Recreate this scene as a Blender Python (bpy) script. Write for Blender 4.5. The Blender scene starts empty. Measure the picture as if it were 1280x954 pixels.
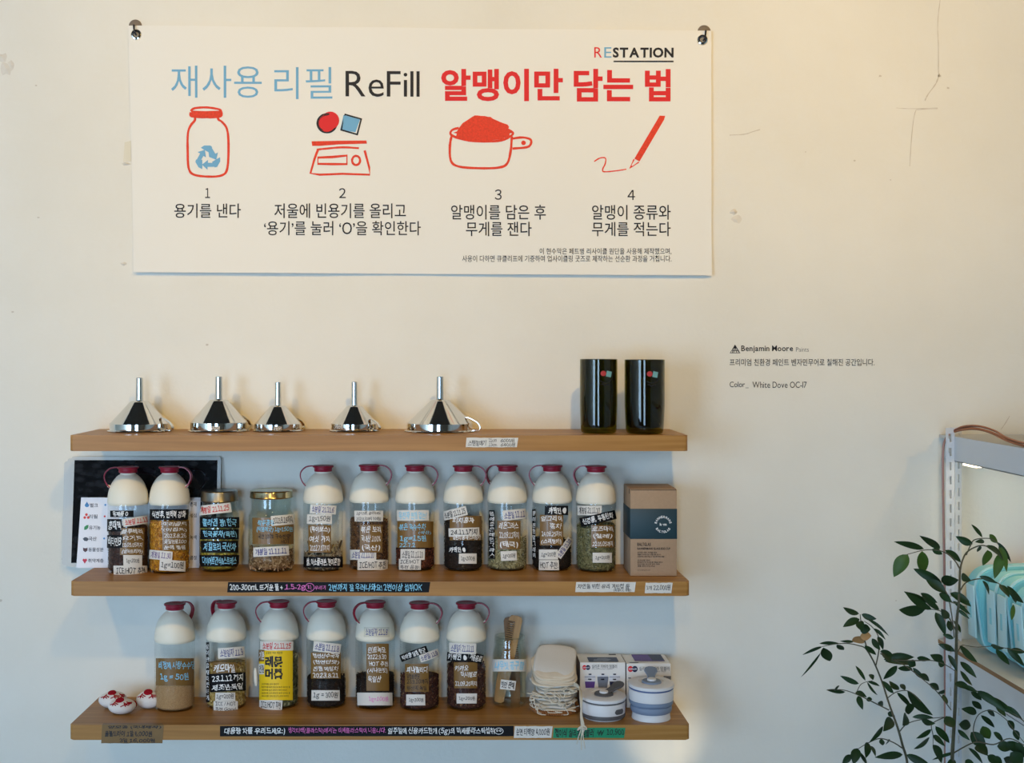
import bpy, bmesh, math, random
from mathutils import Vector, Matrix, Euler
random.seed(7)
PI = math.pi
S = bpy.context.scene
COL = S.collection

# ------------------------------------------------------------------ camera
F, D, U0, V0, ZC = 1650.0, 2.77, 566.0, 440.0, 1.5     # focal length (px), distance to wall, principal point, eye height
cam_d = bpy.data.cameras.new('camera'); cam = bpy.data.objects.new('camera', cam_d); COL.objects.link(cam)
cam.location = (0, -D, ZC); cam.rotation_euler = (PI/2, 0, 0)
cam_d.sensor_width = 36; cam_d.lens = F/1280*36
cam_d.shift_x = (640-U0)/1280; cam_d.shift_y = -(477-V0)/1280
cam_d.clip_start = 0.05
S.camera = cam

# ------------------------------------------------------------------ exposure / world / lights
S.view_settings.view_transform = 'Standard'; S.view_settings.look = 'None'
S.view_settings.exposure = 0.0; S.view_settings.gamma = 1.0; S.view_settings.use_curve_mapping = False
SKY = (0.46, 0.70, 1.0); SKY_STRENGTH = 13.6
W = bpy.data.worlds.new('sky'); S.world = W; W.use_nodes = True
bg = W.node_tree.nodes['Background']; bg.inputs[0].default_value = (*SKY, 1); bg.inputs[1].default_value = SKY_STRENGTH
S.cycles.transparent_max_bounces = 32
WARM = (1.0, 0.63, 0.17)
LAMPS = [  # ceiling spots: position, watts, aim
    ((-1.30, -2.40, 2.80), 78, (-0.95, 0, 2.02)),
    ((0.36, -2.40, 2.80), 102, (0.1, 0, 1.93)),
    ((1.95, -2.30, 2.80), 126, (1.4, 0, 2.45)),
    ((-0.30, -3.90, 2.80), 36, (0.1, 0, 1.7)),
]
for loc, w, aim in LAMPS:
    l = bpy.data.lights.new('ceiling_spot', 'SPOT'); l.energy = w; l.color = WARM; l.shadow_soft_size = 0.045
    l.spot_size = math.radians(63); l.spot_blend = 1.0
    o = bpy.data.objects.new('ceiling_spot', l); COL.objects.link(o); o.location = loc
    o.rotation_euler = (Vector(aim)-Vector(loc)).to_track_quat('-Z', 'Y').to_euler()
# small warm lamp standing below the bottom shelf
l = bpy.data.lights.new('low_lamp', 'SPOT'); l.energy = 1.9; l.color = (1, .8, .5); l.shadow_soft_size = 0.02
l.spot_size = math.radians(42); l.spot_blend = 1.0
o = bpy.data.objects.new('low_lamp', l); COL.objects.link(o); o.location = (0.47, -0.22, 0.5)
o.rotation_euler = (Vector((0.44, 0, .705))-Vector(o.location)).to_track_quat('-Z', 'Y').to_euler()

# ------------------------------------------------------------------ helpers
def lin(c):
    return tuple(((x/255)/12.92 if x/255 <= .04045 else ((x/255+.055)/1.055)**2.4) for x in c)
_M = {}
def mat(name, rgb, rough=.6, metal=0., spec=.5, coat=0., bump=0., bscale=200., emit=None, var=0., vscale=30., trans=0.):
    if name in _M: return _M[name]
    m = bpy.data.materials.new(name); m.use_nodes = True; nt = m.node_tree; b = nt.nodes['Principled BSDF']
    c = lin(rgb)
    b.inputs['Base Color'].default_value = (*c, 1); b.inputs['Roughness'].default_value = rough
    b.inputs['Metallic'].default_value = metal; b.inputs['Specular IOR Level'].default_value = spec
    b.inputs['Coat Weight'].default_value = coat; b.inputs['Coat Roughness'].default_value = .05
    if trans: b.inputs['Transmission Weight'].default_value = trans
    tc = nt.nodes.new('ShaderNodeTexCoord')
    if var:
        n = nt.nodes.new('ShaderNodeTexNoise'); n.inputs['Scale'].default_value = vscale; n.inputs['Detail'].default_value = 4
        nt.links.new(tc.outputs['Object'], n.inputs['Vector'])
        r = nt.nodes.new('ShaderNodeValToRGB')
        r.color_ramp.elements[0].position = .3; r.color_ramp.elements[1].position = .7
        r.color_ramp.elements[0].color = (*[x*(1-var) for x in c], 1); r.color_ramp.elements[1].color = (*[min(1, x*(1+var)) for x in c], 1)
        nt.links.new(n.outputs['Fac'], r.inputs['Fac']); nt.links.new(r.outputs['Color'], b.inputs['Base Color'])
    if bump:
        n = nt.nodes.new('ShaderNodeTexNoise'); n.inputs['Scale'].default_value = bscale; n.inputs['Detail'].default_value = 5
        nt.links.new(tc.outputs['Object'], n.inputs['Vector'])
        bp = nt.nodes.new('ShaderNodeBump'); bp.inputs['Strength'].default_value = bump; bp.inputs['Distance'].default_value = .002
        nt.links.new(n.outputs['Fac'], bp.inputs['Height']); nt.links.new(bp.outputs['Normal'], b.inputs['Normal'])
    if emit: b.inputs['Emission Color'].default_value = (*emit[0], 1); b.inputs['Emission Strength'].default_value = emit[1]
    _M[name] = m; return m
def thin_glass(name, tint, gloss=1.0, rough=.02, ior=1.45):
    if name in _M: return _M[name]
    m = bpy.data.materials.new(name); m.use_nodes = True; nt = m.node_tree
    nt.nodes.remove(nt.nodes['Principled BSDF']); out = nt.nodes['Material Output']
    t = nt.nodes.new('ShaderNodeBsdfTransparent'); t.inputs[0].default_value = (*tint, 1)
    g = nt.nodes.new('ShaderNodeBsdfGlossy'); g.inputs['Roughness'].default_value = rough; g.inputs[0].default_value = (gloss, gloss, gloss, 1)
    lw = nt.nodes.new('ShaderNodeLayerWeight'); pw = nt.nodes.new('ShaderNodeMath'); pw.operation = 'POWER'; pw.inputs[1].default_value = 4.5
    nt.links.new(lw.outputs['Facing'], pw.inputs[0])
    fr = nt.nodes.new('ShaderNodeMath'); fr.operation = 'MULTIPLY_ADD'; fr.inputs[1].default_value = .75; fr.inputs[2].default_value = ((ior-1)/(ior+1))**2
    nt.links.new(pw.outputs[0], fr.inputs[0])
    mx = nt.nodes.new('ShaderNodeMixShader')
    nt.links.new(fr.outputs[0], mx.inputs[0]); nt.links.new(t.outputs[0], mx.inputs[1]); nt.links.new(g.outputs[0], mx.inputs[2])
    nt.links.new(mx.outputs[0], out.inputs[0]); _M[name] = m; return m
def island_mat(name, stops, rough=.7, spec=.3):
    if name in _M: return _M[name]
    m = bpy.data.materials.new(name); m.use_nodes = True; nt = m.node_tree; b = nt.nodes['Principled BSDF']
    g = nt.nodes.new('ShaderNodeNewGeometry'); r = nt.nodes.new('ShaderNodeValToRGB'); cr = r.color_ramp
    while len(cr.elements) < len(stops): cr.elements.new(.5)
    for i, c in enumerate(stops):
        cr.elements[i].position = i/(len(stops)-1); cr.elements[i].color = (*lin(c), 1)
    nt.links.new(g.outputs['Random Per Island'], r.inputs['Fac']); nt.links.new(r.outputs['Color'], b.inputs['Base Color'])
    b.inputs['Roughness'].default_value = rough; b.inputs['Specular IOR Level'].default_value = spec
    _M[name] = m; return m
def grain_mat(name, c1, c2, scale=350, rough=.8):
    if name in _M: return _M[name]
    m = bpy.data.materials.new(name); m.use_nodes = True; nt = m.node_tree; b = nt.nodes['Principled BSDF']
    tc = nt.nodes.new('ShaderNodeTexCoord'); v = nt.nodes.new('ShaderNodeTexVoronoi'); v.inputs['Scale'].default_value = scale
    nt.links.new(tc.outputs['Object'], v.inputs['Vector'])
    mx = nt.nodes.new('ShaderNodeMix'); mx.data_type = 'RGBA'
    mx.inputs[6].default_value = (*lin(c1), 1); mx.inputs[7].default_value = (*lin(c2), 1)
    sp = nt.nodes.new('ShaderNodeSeparateColor'); nt.links.new(v.outputs['Color'], sp.inputs[0])
    nt.links.new(sp.outputs[0], mx.inputs[0]); nt.links.new(mx.outputs[2], b.inputs['Base Color'])
    bp = nt.nodes.new('ShaderNodeBump'); bp.inputs['Strength'].default_value = .6; bp.inputs['Distance'].default_value = .002
    nt.links.new(v.outputs['Distance'], bp.inputs['Height']); nt.links.new(bp.outputs['Normal'], b.inputs['Normal'])
    b.inputs['Roughness'].default_value = rough; b.inputs['Specular IOR Level'].default_value = .25
    _M[name] = m; return m

def obj(name, bm, mats, parent=None, smooth=False, loc=None):
    me = bpy.data.meshes.new(name); bm.to_mesh(me); bm.free()
    for m in (mats if isinstance(mats, (list, tuple)) else [mats]): me.materials.append(m)
    if smooth:
        me.polygons.foreach_set('use_smooth', [True]*len(me.polygons))
        if smooth != 'all': me.set_sharp_from_angle(angle=math.radians(smooth if smooth is not True else 40))
    o = bpy.data.objects.new(name, me); COL.objects.link(o)
    if parent: o.parent = parent
    if loc: o.location = loc
    return o
def tag(o, label=None, cat=None, group=None, kind=None):
    if label: o['label'] = label
    if cat: o['category'] = cat
    if group: o['group'] = group
    if kind: o['kind'] = kind
    return o
def thing(name, label, cat, loc, group=None, rot=(0, 0, 0)):
    o = bpy.data.objects.new(name, None); COL.objects.link(o); o.location = loc; o.rotation_euler = rot
    o.empty_display_size = .02
    return tag(o, label, cat, group)
def copy_tree(o, parent=None):
    c = o.copy(); COL.objects.link(c)
    if parent: c.parent = parent
    for ch in list(o.children): copy_tree(ch, c)
    return c
def add_box(bm, lo, hi, bevel=0, seg=2, mi=0, M=None):
    r = bmesh.ops.create_cube(bm, size=1)
    vs = r['verts']
    for v in vs:
        v.co = Vector([lo[i]+(v.co[i]+.5)*(hi[i]-lo[i]) for i in range(3)])
    fs = set(f for v in vs for f in v.link_faces)
    for f in fs: f.material_index = mi
    if bevel:
        es = list(set(e for v in vs for e in v.link_edges))
        r = bmesh.ops.bevel(bm, geom=es, offset=bevel, segments=seg, affect='EDGES', profile=.5)
        vs = list(set(v for f in r['faces'] for v in f.verts) | set(v for v in vs if v.is_valid))
        for f in r['faces']: f.material_index = mi
    if M is not None:
        for v in vs: v.co = M @ v.co
    return vs
def add_lathe(bm, prof, seg=48, mi=0, c=(0, 0, 0), M=None):  # side piece hidden behind the post, added to stop strip light leaking left
    rings = []
    for r, z in prof:
        if r < 1e-6: rings.append([bm.verts.new((c[0], c[1], c[2]+z))])
        else: rings.append([bm.verts.new((c[0]+r*math.sin(2*PI*i/seg), c[1]-r*math.cos(2*PI*i/seg), c[2]+z)) for i in range(seg)])
    for a, b in zip(rings[:-1], rings[1:]):
        for i in range(seg):
            j = (i+1) % seg
            q = [a[i] if len(a) > 1 else a[0], a[j] if len(a) > 1 else None, b[j] if len(b) > 1 else b[0], b[i] if len(b) > 1 else None]
            q = [x for x in q if x is not None]
            if len(q) >= 3:
                try: f = bm.faces.new(q); f.material_index = mi
                except ValueError: pass
    if M is not None:
        for rr in rings:
            for v in rr: v.co = M @ v.co
    return rings
def smooth_pts(pts, n=6, closed=False):
    P = [Vector(p) for p in pts]; out = []; N = len(P)
    for i in range(N if closed else N-1):
        p0 = P[(i-1) % N] if closed or i > 0 else P[0]; p1 = P[i]; p2 = P[(i+1) % N]
        p3 = P[(i+2) % N] if closed or i+2 < N else P[-1]
        for k in range(n):
            t = k/n
            out.append(.5*((2*p1)+(p2-p0)*t+(2*p0-5*p1+4*p2-p3)*t*t+(3*p1-p0-3*p2+p3)*t**3))
    if not closed: out.append(P[-1])
    return out
def add_tube(bm, pts, r, seg=8, mi=0, flat=None):
    """round tube along pts; r number or list; flat=(w,h,up) makes a rectangular strap"""
    pts = [Vector(p) for p in pts]; rings = []
    up = Vector((0.13, .97, .2)).normalized() if flat is None else Vector(flat[2])
    for i, p in enumerate(pts):
        t = (pts[min(i+1, len(pts)-1)]-pts[max(i-1, 0)]).normalized()
        a = t.cross(up)
        if a.length < 1e-4: a = t.orthogonal()
        a.normalize(); b = a.cross(t).normalized()
        if flat is None:
            rr = r[i] if isinstance(r, (list, tuple)) else r
            rings.append([bm.verts.new(p+a*rr*math.cos(2*PI*k/seg)+b*rr*math.sin(2*PI*k/seg)) for k in range(seg)])
        else:
            w, h = flat[0]/2, flat[1]/2
            rings.append([bm.verts.new(p+a*x*h+b*y*w) for x, y in ((1, 1), (-1, 1), (-1, -1), (1, -1))])
    n = len(rings[0])
    for A, B in zip(rings[:-1], rings[1:]):
        for k in range(n):
            f = bm.faces.new((A[k], A[(k+1) % n], B[(k+1) % n], B[k])); f.material_index = mi
    for R in (rings[0], rings[-1]):
        try: f = bm.faces.new(R); f.material_index = mi
        except ValueError: pass
# pixel -> place
def X(u, y): return (u-U0)*(D+y)/F
def Z(v, y): return ZC-(v-V0)*(D+y)/F
# --- lettering: outlines of the built-in font, fitted to a unit box
_T, _G = {}, {}
def raw_glyph(ch, weight, res=3):
    k = (ch, weight)
    if k not in _G:
        c = bpy.data.curves.new('lettering', 'FONT'); c.body = ch; c.size = 1; c.resolution_u = res; c.offset = weight; c.fill_mode = 'FRONT'
        o = bpy.data.objects.new('lettering', c); me = bpy.data.meshes.new_from_object(o)
        _G[k] = ([(v.co.x, v.co.y) for v in me.vertices], [tuple(p.vertices) for p in me.polygons])
        bpy.data.objects.remove(o); bpy.data.curves.remove(c); bpy.data.meshes.remove(me)
    return _G[k]
def xr(vs): return min(v[0] for v in vs), max(v[0] for v in vs)
HADV = xr(raw_glyph('가가', 0.)[0])[1]-xr(raw_glyph('가', 0.)[0])[1]
def glyphs(body, weight=0.):
    """outlines of a line of writing, in a unit box"""
    k = (body, weight)
    if k in _T: return _T[k]
    vs, fs, x = [], [], 0.; plain = body[0] == '~'      # '~' asks for the plain Latin letters
    for ch in body.lstrip('~'):
        if ch == ' ': x += HADV*.30; continue
        latin = ch.isascii() and ch.isalnum() and not plain
        g, f = raw_glyph(chr(ord(ch)+0xFEE0) if latin else ch, weight)
        if not g: x += HADV*.3; continue
        a, b = xr(g); n0 = len(vs)
        if ord(ch) >= 0x3000: off, adv = x, HADV
        else: sb = .042 if plain else .045; off = x-a+sb*HADV; adv = b-a+2*sb*HADV
        vs += [(p[0]+off, p[1]) for p in g]; fs += [tuple(i+n0 for i in q) for q in f]; x += adv
    x0, x1 = xr(vs); y0 = min(v[1] for v in vs); y1 = max(v[1] for v in vs)
    _T[k] = ([((p-x0)/max(x1-x0, 1e-6), (q-y0)/max(y1-y0, 1e-6)) for p, q in vs], fs, (x1-x0)/max(y1-y0, 1e-6)); return _T[k]
def add_text(bm, body, box, fn, mi, weight=0., hand=0.):
    """box=(u0,v0,u1,v1) px, fn(u,v)->Vector"""
    vs, fs, _ = glyphs(body, weight)
    u0, v0, u1, v1 = box; ph = random.random()*6; n = len(body)
    bv = []
    for s, t in vs:
        if hand:
            t += hand*.16*math.sin(ph+s*n*1.7)*(.3+.7*t); s += hand*.35/n*math.sin(ph+t*3+s*n*.9)
        bv.append(bm.verts.new(fn(u0+s*(u1-u0), v1+t*(v0-v1))))
    for f in fs:
        try: q = bm.faces.new([bv[i] for i in f]); q.material_index = mi
        except ValueError: pass
def add_stroke(bm, pts, w, fn, mi, smooth=4, closed=False, rough=0.):
    P = smooth_pts([(p[0], p[1], 0) for p in pts], smooth, closed) if smooth else [Vector((p[0], p[1], 0)) for p in pts]
    if closed: P.append(P[0].copy())
    L, R = [], []
    for i, p in enumerate(P):
        a = P[max(i-1, 0)]; b = P[min(i+1, len(P)-1)]
        if closed and i in (0, len(P)-1): a, b = P[-2], P[1]
        t = (b-a); t.normalize(); n = Vector((-t.y, t.x, 0)); ww = w*(1+rough*(random.random()-.5))
        L.append(bm.verts.new(fn(*(p+n*ww/2).xy))); R.append(bm.verts.new(fn(*(p-n*ww/2).xy)))
    for i in range(len(P)-1):
        f = bm.faces.new((L[i], L[i+1], R[i+1], R[i])); f.material_index = mi
def add_poly(bm, pts, fn, mi):
    f = bm.faces.new([bm.verts.new(fn(*p)) for p in pts]); f.material_index = mi
    bmesh.ops.triangulate(bm, faces=[f])
def circle_pts(cx, cy, rx, ry=None, n=28): return [(cx+rx*math.cos(2*PI*i/n), cy+(ry or rx)*math.sin(2*PI*i/n)) for i in range(n)]

# ------------------------------------------------------------------ materials
def wall_material():
    m = bpy.data.materials.new('painted_plaster'); m.use_nodes = True; nt = m.node_tree; b = nt.nodes['Principled BSDF']
    tc = nt.nodes.new('ShaderNodeTexCoord')
    def noise(s, d=4):
        n = nt.nodes.new('ShaderNodeTexNoise'); n.inputs['Scale'].default_value = s; n.inputs['Detail'].default_value = d
        nt.links.new(tc.outputs['Object'], n.inputs['Vector']); return n
    n1 = noise(3, 3); r = nt.nodes.new('ShaderNodeValToRGB')
    r.color_ramp.elements[0].position = .3; r.color_ramp.elements[1].position = .75
    r.color_ramp.elements[0].color = (*lin((228, 224, 212)), 1); r.color_ramp.elements[1].color = (*lin((236, 233, 223)), 1)
    nt.links.new(n1.outputs['Fac'], r.inputs['Fac']); nt.links.new(r.outputs['Color'], b.inputs['Base Color'])
    b.inputs['Roughness'].default_value = .75; b.inputs['Specular IOR Level'].default_value = .2
    n2, n3 = noise(14, 5), noise(130, 4)
    ad = nt.nodes.new('ShaderNodeMath'); ad.operation = 'MULTIPLY_ADD'; ad.inputs[1].default_value = .16
    nt.links.new(n3.outputs['Fac'], ad.inputs[0]); nt.links.new(n2.outputs['Fac'], ad.inputs[2])
    bp = nt.nodes.new('ShaderNodeBump'); bp.inputs['Strength'].default_value = .5; bp.inputs['Distance'].default_value = .008
    nt.links.new(ad.outputs[0], bp.inputs['Height']); nt.links.new(bp.outputs['Normal'], b.inputs['Normal'])
    return m
WALL = wall_material()
def wood_material(name, c1, c2, c3, axis=0, scale=1.0):
    m = bpy.data.materials.new(name); m.use_nodes = True; nt = m.node_tree; b = nt.nodes['Principled BSDF']
    tc = nt.nodes.new('ShaderNodeTexCoord'); mp = nt.nodes.new('ShaderNodeMapping')
    sc = [60*scale, 60*scale, 60*scale]; sc[axis] = 2.2*scale; mp.inputs['Scale'].default_value = sc
    nt.links.new(tc.outputs['Object'], mp.inputs['Vector'])
    n = nt.nodes.new('ShaderNodeTexNoise'); n.inputs['Scale'].default_value = 1.6; n.inputs['Detail'].default_value = 8; n.inputs['Distortion'].default_value = .6
    nt.links.new(mp.outputs[0], n.inputs['Vector'])
    n2 = nt.nodes.new('ShaderNodeTexNoise'); n2.inputs['Scale'].default_value = .35; n2.inputs['Detail'].default_value = 3
    nt.links.new(mp.outputs[0], n2.inputs['Vector'])
    ad = nt.nodes.new('ShaderNodeMath'); ad.operation = 'MULTIPLY_ADD'; ad.inputs[1].default_value = .55
    nt.links.new(n2.outputs['Fac'], ad.inputs[0])
    ml = nt.nodes.new('ShaderNodeMath'); ml.operation = 'MULTIPLY'; ml.inputs[1].default_value = .45
    nt.links.new(n.outputs['Fac'], ml.inputs[0]); nt.links.new(ml.outputs[0], ad.inputs[2])
    r = nt.nodes.new('ShaderNodeValToRGB'); cr = r.color_ramp
    cr.elements[0].position = .33; cr.elements[0].color = (*lin(c1), 1); cr.elements[1].position = .68; cr.elements[1].color = (*lin(c3), 1)
    e = cr.elements.new(.5); e.color = (*lin(c2), 1)
    nt.links.new(ad.outputs[0], r.inputs['Fac']); nt.links.new(r.outputs['Color'], b.inputs['Base Color'])
    b.inputs['Roughness'].default_value = .42; b.inputs['Specular IOR Level'].default_value = .35
    bp = nt.nodes.new('ShaderNodeBump'); bp.inputs['Strength'].default_value = .12; bp.inputs['Distance'].default_value = .001
    nt.links.new(n.outputs['Fac'], bp.inputs['Height']); nt.links.new(bp.outputs['Normal'], b.inputs['Normal'])
    return m
OAK = wood_material('oak_veneer', (140, 95, 42), (168, 119, 57), (194, 145, 80))
COMB = wood_material('comb_wood', (168, 118, 66), (190, 140, 86), (206, 160, 104), axis=2, scale=1.5)
COMB2 = wood_material('dark_comb_wood', (110, 74, 40), (132, 92, 52), (150, 108, 66), axis=2, scale=1.5)
CHROME = mat('polished_steel', (222, 220, 214), .06, 1.0)
STEEL = mat('brushed_steel', (190, 190, 188), .25, 1.0)
DARKSTEEL = mat('dark_steel', (60, 58, 60), .3, 1.0)
BRASS = mat('brassy_tin', (205, 190, 150), .2, 1.0)
GREYPLATE = mat('grey_plate', (120, 108, 96), .5)
CLOTH = mat('banner_cloth', (237, 234, 225), .8, spec=.2)
PBLUE = mat('print_blue', (112, 172, 208), .7); PRED = mat('print_red', (222, 30, 34), .7); PORANGE = mat('print_vermilion', (226, 62, 34), .75, var=.12, vscale=260)
PBLACK = mat('print_black', (22, 20, 26), .7); PINK_ = mat('print_pink', (226, 120, 180), .6)
INKB = mat('ink_black', (28, 26, 30), .6); INKBLUE = mat('ink_blue', (40, 44, 130), .6); INKRED = mat('ink_red', (206, 40, 40), .6)
INKW = mat('ink_white', (240, 240, 238), .6); INKL = mat('ink_light_blue', (140, 208, 236), .6); INKP = mat('ink_pink', (232, 120, 196), .6); INKG = mat('ink_grey', (90, 86, 84), .6)
INKV = mat('ink_violet', (96, 60, 130), .6)
PAPER = mat('white_masking_tape', (226, 222, 214), .75, bump=.15, bscale=500)
BLACKT = mat('black_tape', (13, 13, 16), .55, spec=.2, bump=.1, bscale=300)
KRAFT = mat('brown_tape', (126, 93, 40), .4, coat=.25, var=.06, vscale=60)
GREENT = mat('green_tape', (14, 140, 96), .45); YELLOWP = mat('yellow_print', (246, 206, 22), .5)
CLEART = mat('clear_tape', (214, 208, 188), .4)
INKS = dict(k=INKB, b=INKBLUE, r=INKRED, w=INKW, l=INKL, p=INKP, v=INKV)
IDX = {k: i+1 for i, k in enumerate(INKS)}
GLASS = thin_glass('bottle_plastic', (.955, .965, .955), .9)
JARGLASS = thin_glass('jar_glass', (.93, .95, .93), 1.0, ior=1.5)
GREENGLASS = thin_glass('olive_glass', (.35, .335, .085), 1.0, .03, ior=1.5)
CREAM = mat('cream_plastic', (238, 232, 214), .45, spec=.4)
CRIMSON = mat('crimson_silicone', (150, 14, 44), .38, spec=.5)

# ------------------------------------------------------------------ room shell
XL, XR, YF, ZT = -4.6, 2.7, -5.4, 2.95
def slab(name, lo, hi, m):
    bm = bmesh.new(); add_box(bm, lo, hi); return tag(obj(name, bm, m), kind='structure')
slab('wall_back', (XL-.1, 0, 0), (XR+.1, .1, ZT), WALL)
slab('floor', (XL-.1, YF-.1, -.1), (XR+.1, .1, 0), mat('screed_floor', (150, 142, 130), .5, var=.1, vscale=2))
slab('ceiling', (XL-.1, YF-.1, ZT), (XR+.1, .1, ZT+.1), mat('dark_ceiling', (40, 39, 38), .8))
slab('wall_left', (XL-.1, YF, 0), (XL, 0, ZT), WALL)
slab('wall_right', (XR, YF, 0), (XR+.1, 0, ZT), WALL)
WINS = [(-4.4, -2.5), (-.95, .0)]
bm = bmesh.new(); xs = [XL-.1]+[w for p in WINS for w in p]+[XR+.1]
for i in range(0, len(xs), 2): add_box(bm, (xs[i], YF-.1, 0), (xs[i+1], YF, ZT))
for a, b in WINS: add_box(bm, (a, YF-.1, 0), (b, YF, .25)); add_box(bm, (a, YF-.1, 2.5), (b, YF, ZT))
tag(obj('wall_front', bm, mat('grey_plaster', (150, 142, 132), .8)), kind='structure')
FRM = mat('window_metal', (50, 50, 52), .4)
for i, (a, b) in enumerate(WINS):
    bm = bmesh.new()
    for x0, x1, z0, z1 in ((a, a+.05, .25, 2.5), (b-.05, b, .25, 2.5), (a, b, .25, .3), (a, b, 2.45, 2.5), ((a+b)/2-.02, (a+b)/2+.02, .3, 2.45)):
        add_box(bm, (x0, YF-.08, z0), (x1, YF-.03, z1))
    tag(obj('window_%d' % (i+1), bm, FRM), kind='structure')
    pl = bpy.data.lights.new('window_portal', 'AREA'); pl.shape = 'RECTANGLE'; pl.size = b-a; pl.size_y = 2.25; pl.cycles.is_portal = True
    po = bpy.data.objects.new('window_portal', pl); COL.objects.link(po); po.location = ((a+b)/2, YF-.12, 1.375); po.rotation_euler = (PI/2, 0, 0)
# flaws of the plaster: cracks and chips, children of the wall
CRACK = mat('plaster_crack', (205, 197, 182), .9); CHIP = mat('plaster_chip', (222, 216, 204), .9, bump=.6, bscale=120)
wb = bpy.data.objects['wall_back']
wf = lambda u, v: Vector((X(u, 0), -.0006, Z(v, 0)))
bm = bmesh.new()
for pts, w in (([(1175, 0), (1172, 30), (1173, 60), (1173, 92)], 1.0), ([(1174, 92), (1170, 104), (1160, 118), (1156, 126)], 1.3), ([(1172, 136), (1150, 137), (1144, 140), (1140, 165), (1137, 208)], .8),
               ([(912, 169), (930, 168), (940, 165), (950, 162)], 1.0), ([(1262, 520), (1256, 530), (1251, 537)], .9), ([(1120, 135), (1140, 136), (1172, 135)], .7)):
    add_stroke(bm, pts, w, wf, 0, 5, rough=.8)
for u, v, r in ((1100, 95, 2), (1185, 110, 2), (1068, 201, 2), (1113, 225, 1.2), (1007, 190, 1), (1174, 95, 2.2), (48, 272, 1.6), (16, 390, 1.8), (45, 107, 1.5), (0.5, 751, 3), (1120, 751, 1.2), (259, 431, 2), (82, 685, 2), (79, 699, 2)):
    add_poly(bm, [(u+r*random.uniform(.6, 1.2)*math.cos(t), v+r*.7*random.uniform(.6, 1.2)*math.sin(t)) for t in [k*PI/4 for k in range(8)]], wf, 0)
obj('plaster_crack', bm, CRACK, wb)
bm = bmesh.new()
def chip(bm, u, v, rx, ry, h=.004):
    c = bm.verts.new((X(u, 0), -h, Z(v, 0))); ring = []
    for k in range(12):
        q = random.uniform(.7, 1.2); a = 2*PI*k/12
        ring.append(bm.verts.new((X(u+rx*q*math.cos(a), 0), .0002, Z(v+ry*q*math.sin(a), 0))))
    for k in range(12): bm.faces.new((c, ring[k], ring[(k+1) % 12]))
chip(bm, 917, 265, 6, 4, .005); chip(bm, 920, 274, 7, 6, .002); chip(bm, 3, 72, 7, 6, .003); chip(bm, 8, 86, 9, 9, .003); chip(bm, 14, 82, 5, 8, .003)
chip(bm, 155, 330, 5, 2.5, .003); chip(bm, 158, 205, 6, 2, .004)
obj('plaster_chip', bm, CHIP, wb)
bm = bmesh.new(); add_poly(bm, [(156, 178), (164, 176), (164, 202), (154, 203)], lambda u, v: Vector((X(u, 0), -.0012, Z(v, 0))), 0)
obj('tape_scrap', bm, CLEART, wb)

# ------------------------------------------------------------------ banner
TL, TR, BL, BR = (160.5, 32.0), (889, 38.5), (167.5, 340.5), (889.5, 344.5)
def banner_y(s, t):
    y = -.0075-.0012*math.sin(s*19+t*2.2)-.001*math.sin(s*7-t*4+1)-.0009*math.sin(t*8+s*3)
    y -= .006*max(0, t-.82)/.18*(.6+.4*math.sin(s*9)) + .004*max(0, .12-t)/.12*(.5+.5*math.cos(s*14))*min(1, s*8)*min(1, (1-s)*8)
    y -= .0025*math.exp(-((s+.35*t-.45)/.03)**2)*.4
    return y
def banner_pt(u, v, off=0):
    s = (u-164)/725.; t = (v-35)/307.
    return Vector((X(u, -.008), banner_y(s, t)-off, Z(v, -.008)))
bfn = lambda u, v: banner_pt(u, v, .0007)
bm = bmesh.new(); NU, NV = 90, 44; g = []
for j in range(NV+1):
    row = []
    for i in range(NU+1):
        s, t = i/NU, j/NV
        u = (TL[0]*(1-s)+TR[0]*s)*(1-t)+(BL[0]*(1-s)+BR[0]*s)*t
        v = (TL[1]*(1-s)+TR[1]*s)*(1-t)+(BL[1]*(1-s)+BR[1]*s)*t
        row.append(bm.verts.new(banner_pt(u, v)))
    g.append(row)
for j in range(NV):
    for i in range(NU): bm.faces.new((g[j][i], g[j+1][i], g[j+1][i+1], g[j][i+1]))

banner = obj('wall_banner', bm, CLOTH, smooth=50)
tag(banner, 'wide white cloth banner with red and blue Korean refill instructions hung on the wall', 'banner')
def bprint(name, items, mats, label=None):
    bm = bmesh.new()
    for it in items: it(bm)
    o = obj(name, bm, mats, banner)
    if label: o['label'] = label
T = lambda body, box, mi=0, w=0.: (lambda bm: add_text(bm, body, box, bfn, mi, w))
K = lambda pts, w, mi=0, sm=4, cl=False, ro=.25: (lambda bm: add_stroke(bm, pts, w*1.42, bfn, mi, sm, cl, ro))
PG = lambda pts, mi=0: (lambda bm: add_poly(bm, pts, bfn, mi))
bprint('heading_print', [T('재사용', (214.2, 82.4, 327.2, 122.3), 0, -.004), T('리필', (342.9, 84.1, 415.6, 124), 0, -.004)], [PBLUE], 'light blue heading words')
bprint('heading_print', [T('~ReFill', (432, 89, 524.5, 121.2), 0, -.004)], [PBLACK], 'black Latin heading word')
bprint('heading_print', [T('알맹이만', (551.4, 86, 703.6, 126.4), 0, .03), T('담는', (717.2, 86, 791.6, 126.8), 0, .03), T('법', (806.3, 86.2, 838.3, 126.6), 0, .03)], [PRED], 'bold red heading words')
bprint('logo_print', [T('~R', (742.8, 59.2, 752.5, 72), 0, .0), T('~E', (755.3, 59.2, 764.3, 72), 1, .0), T('~STATION', (766, 59.5, 842, 72), 2, .035),
       PG([(767, 75.8), (842, 75.8), (842, 77.6), (767, 77.6)], 2)], [PRED, PBLUE, PBLACK], 'small red, blue and black logo with underline')
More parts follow.
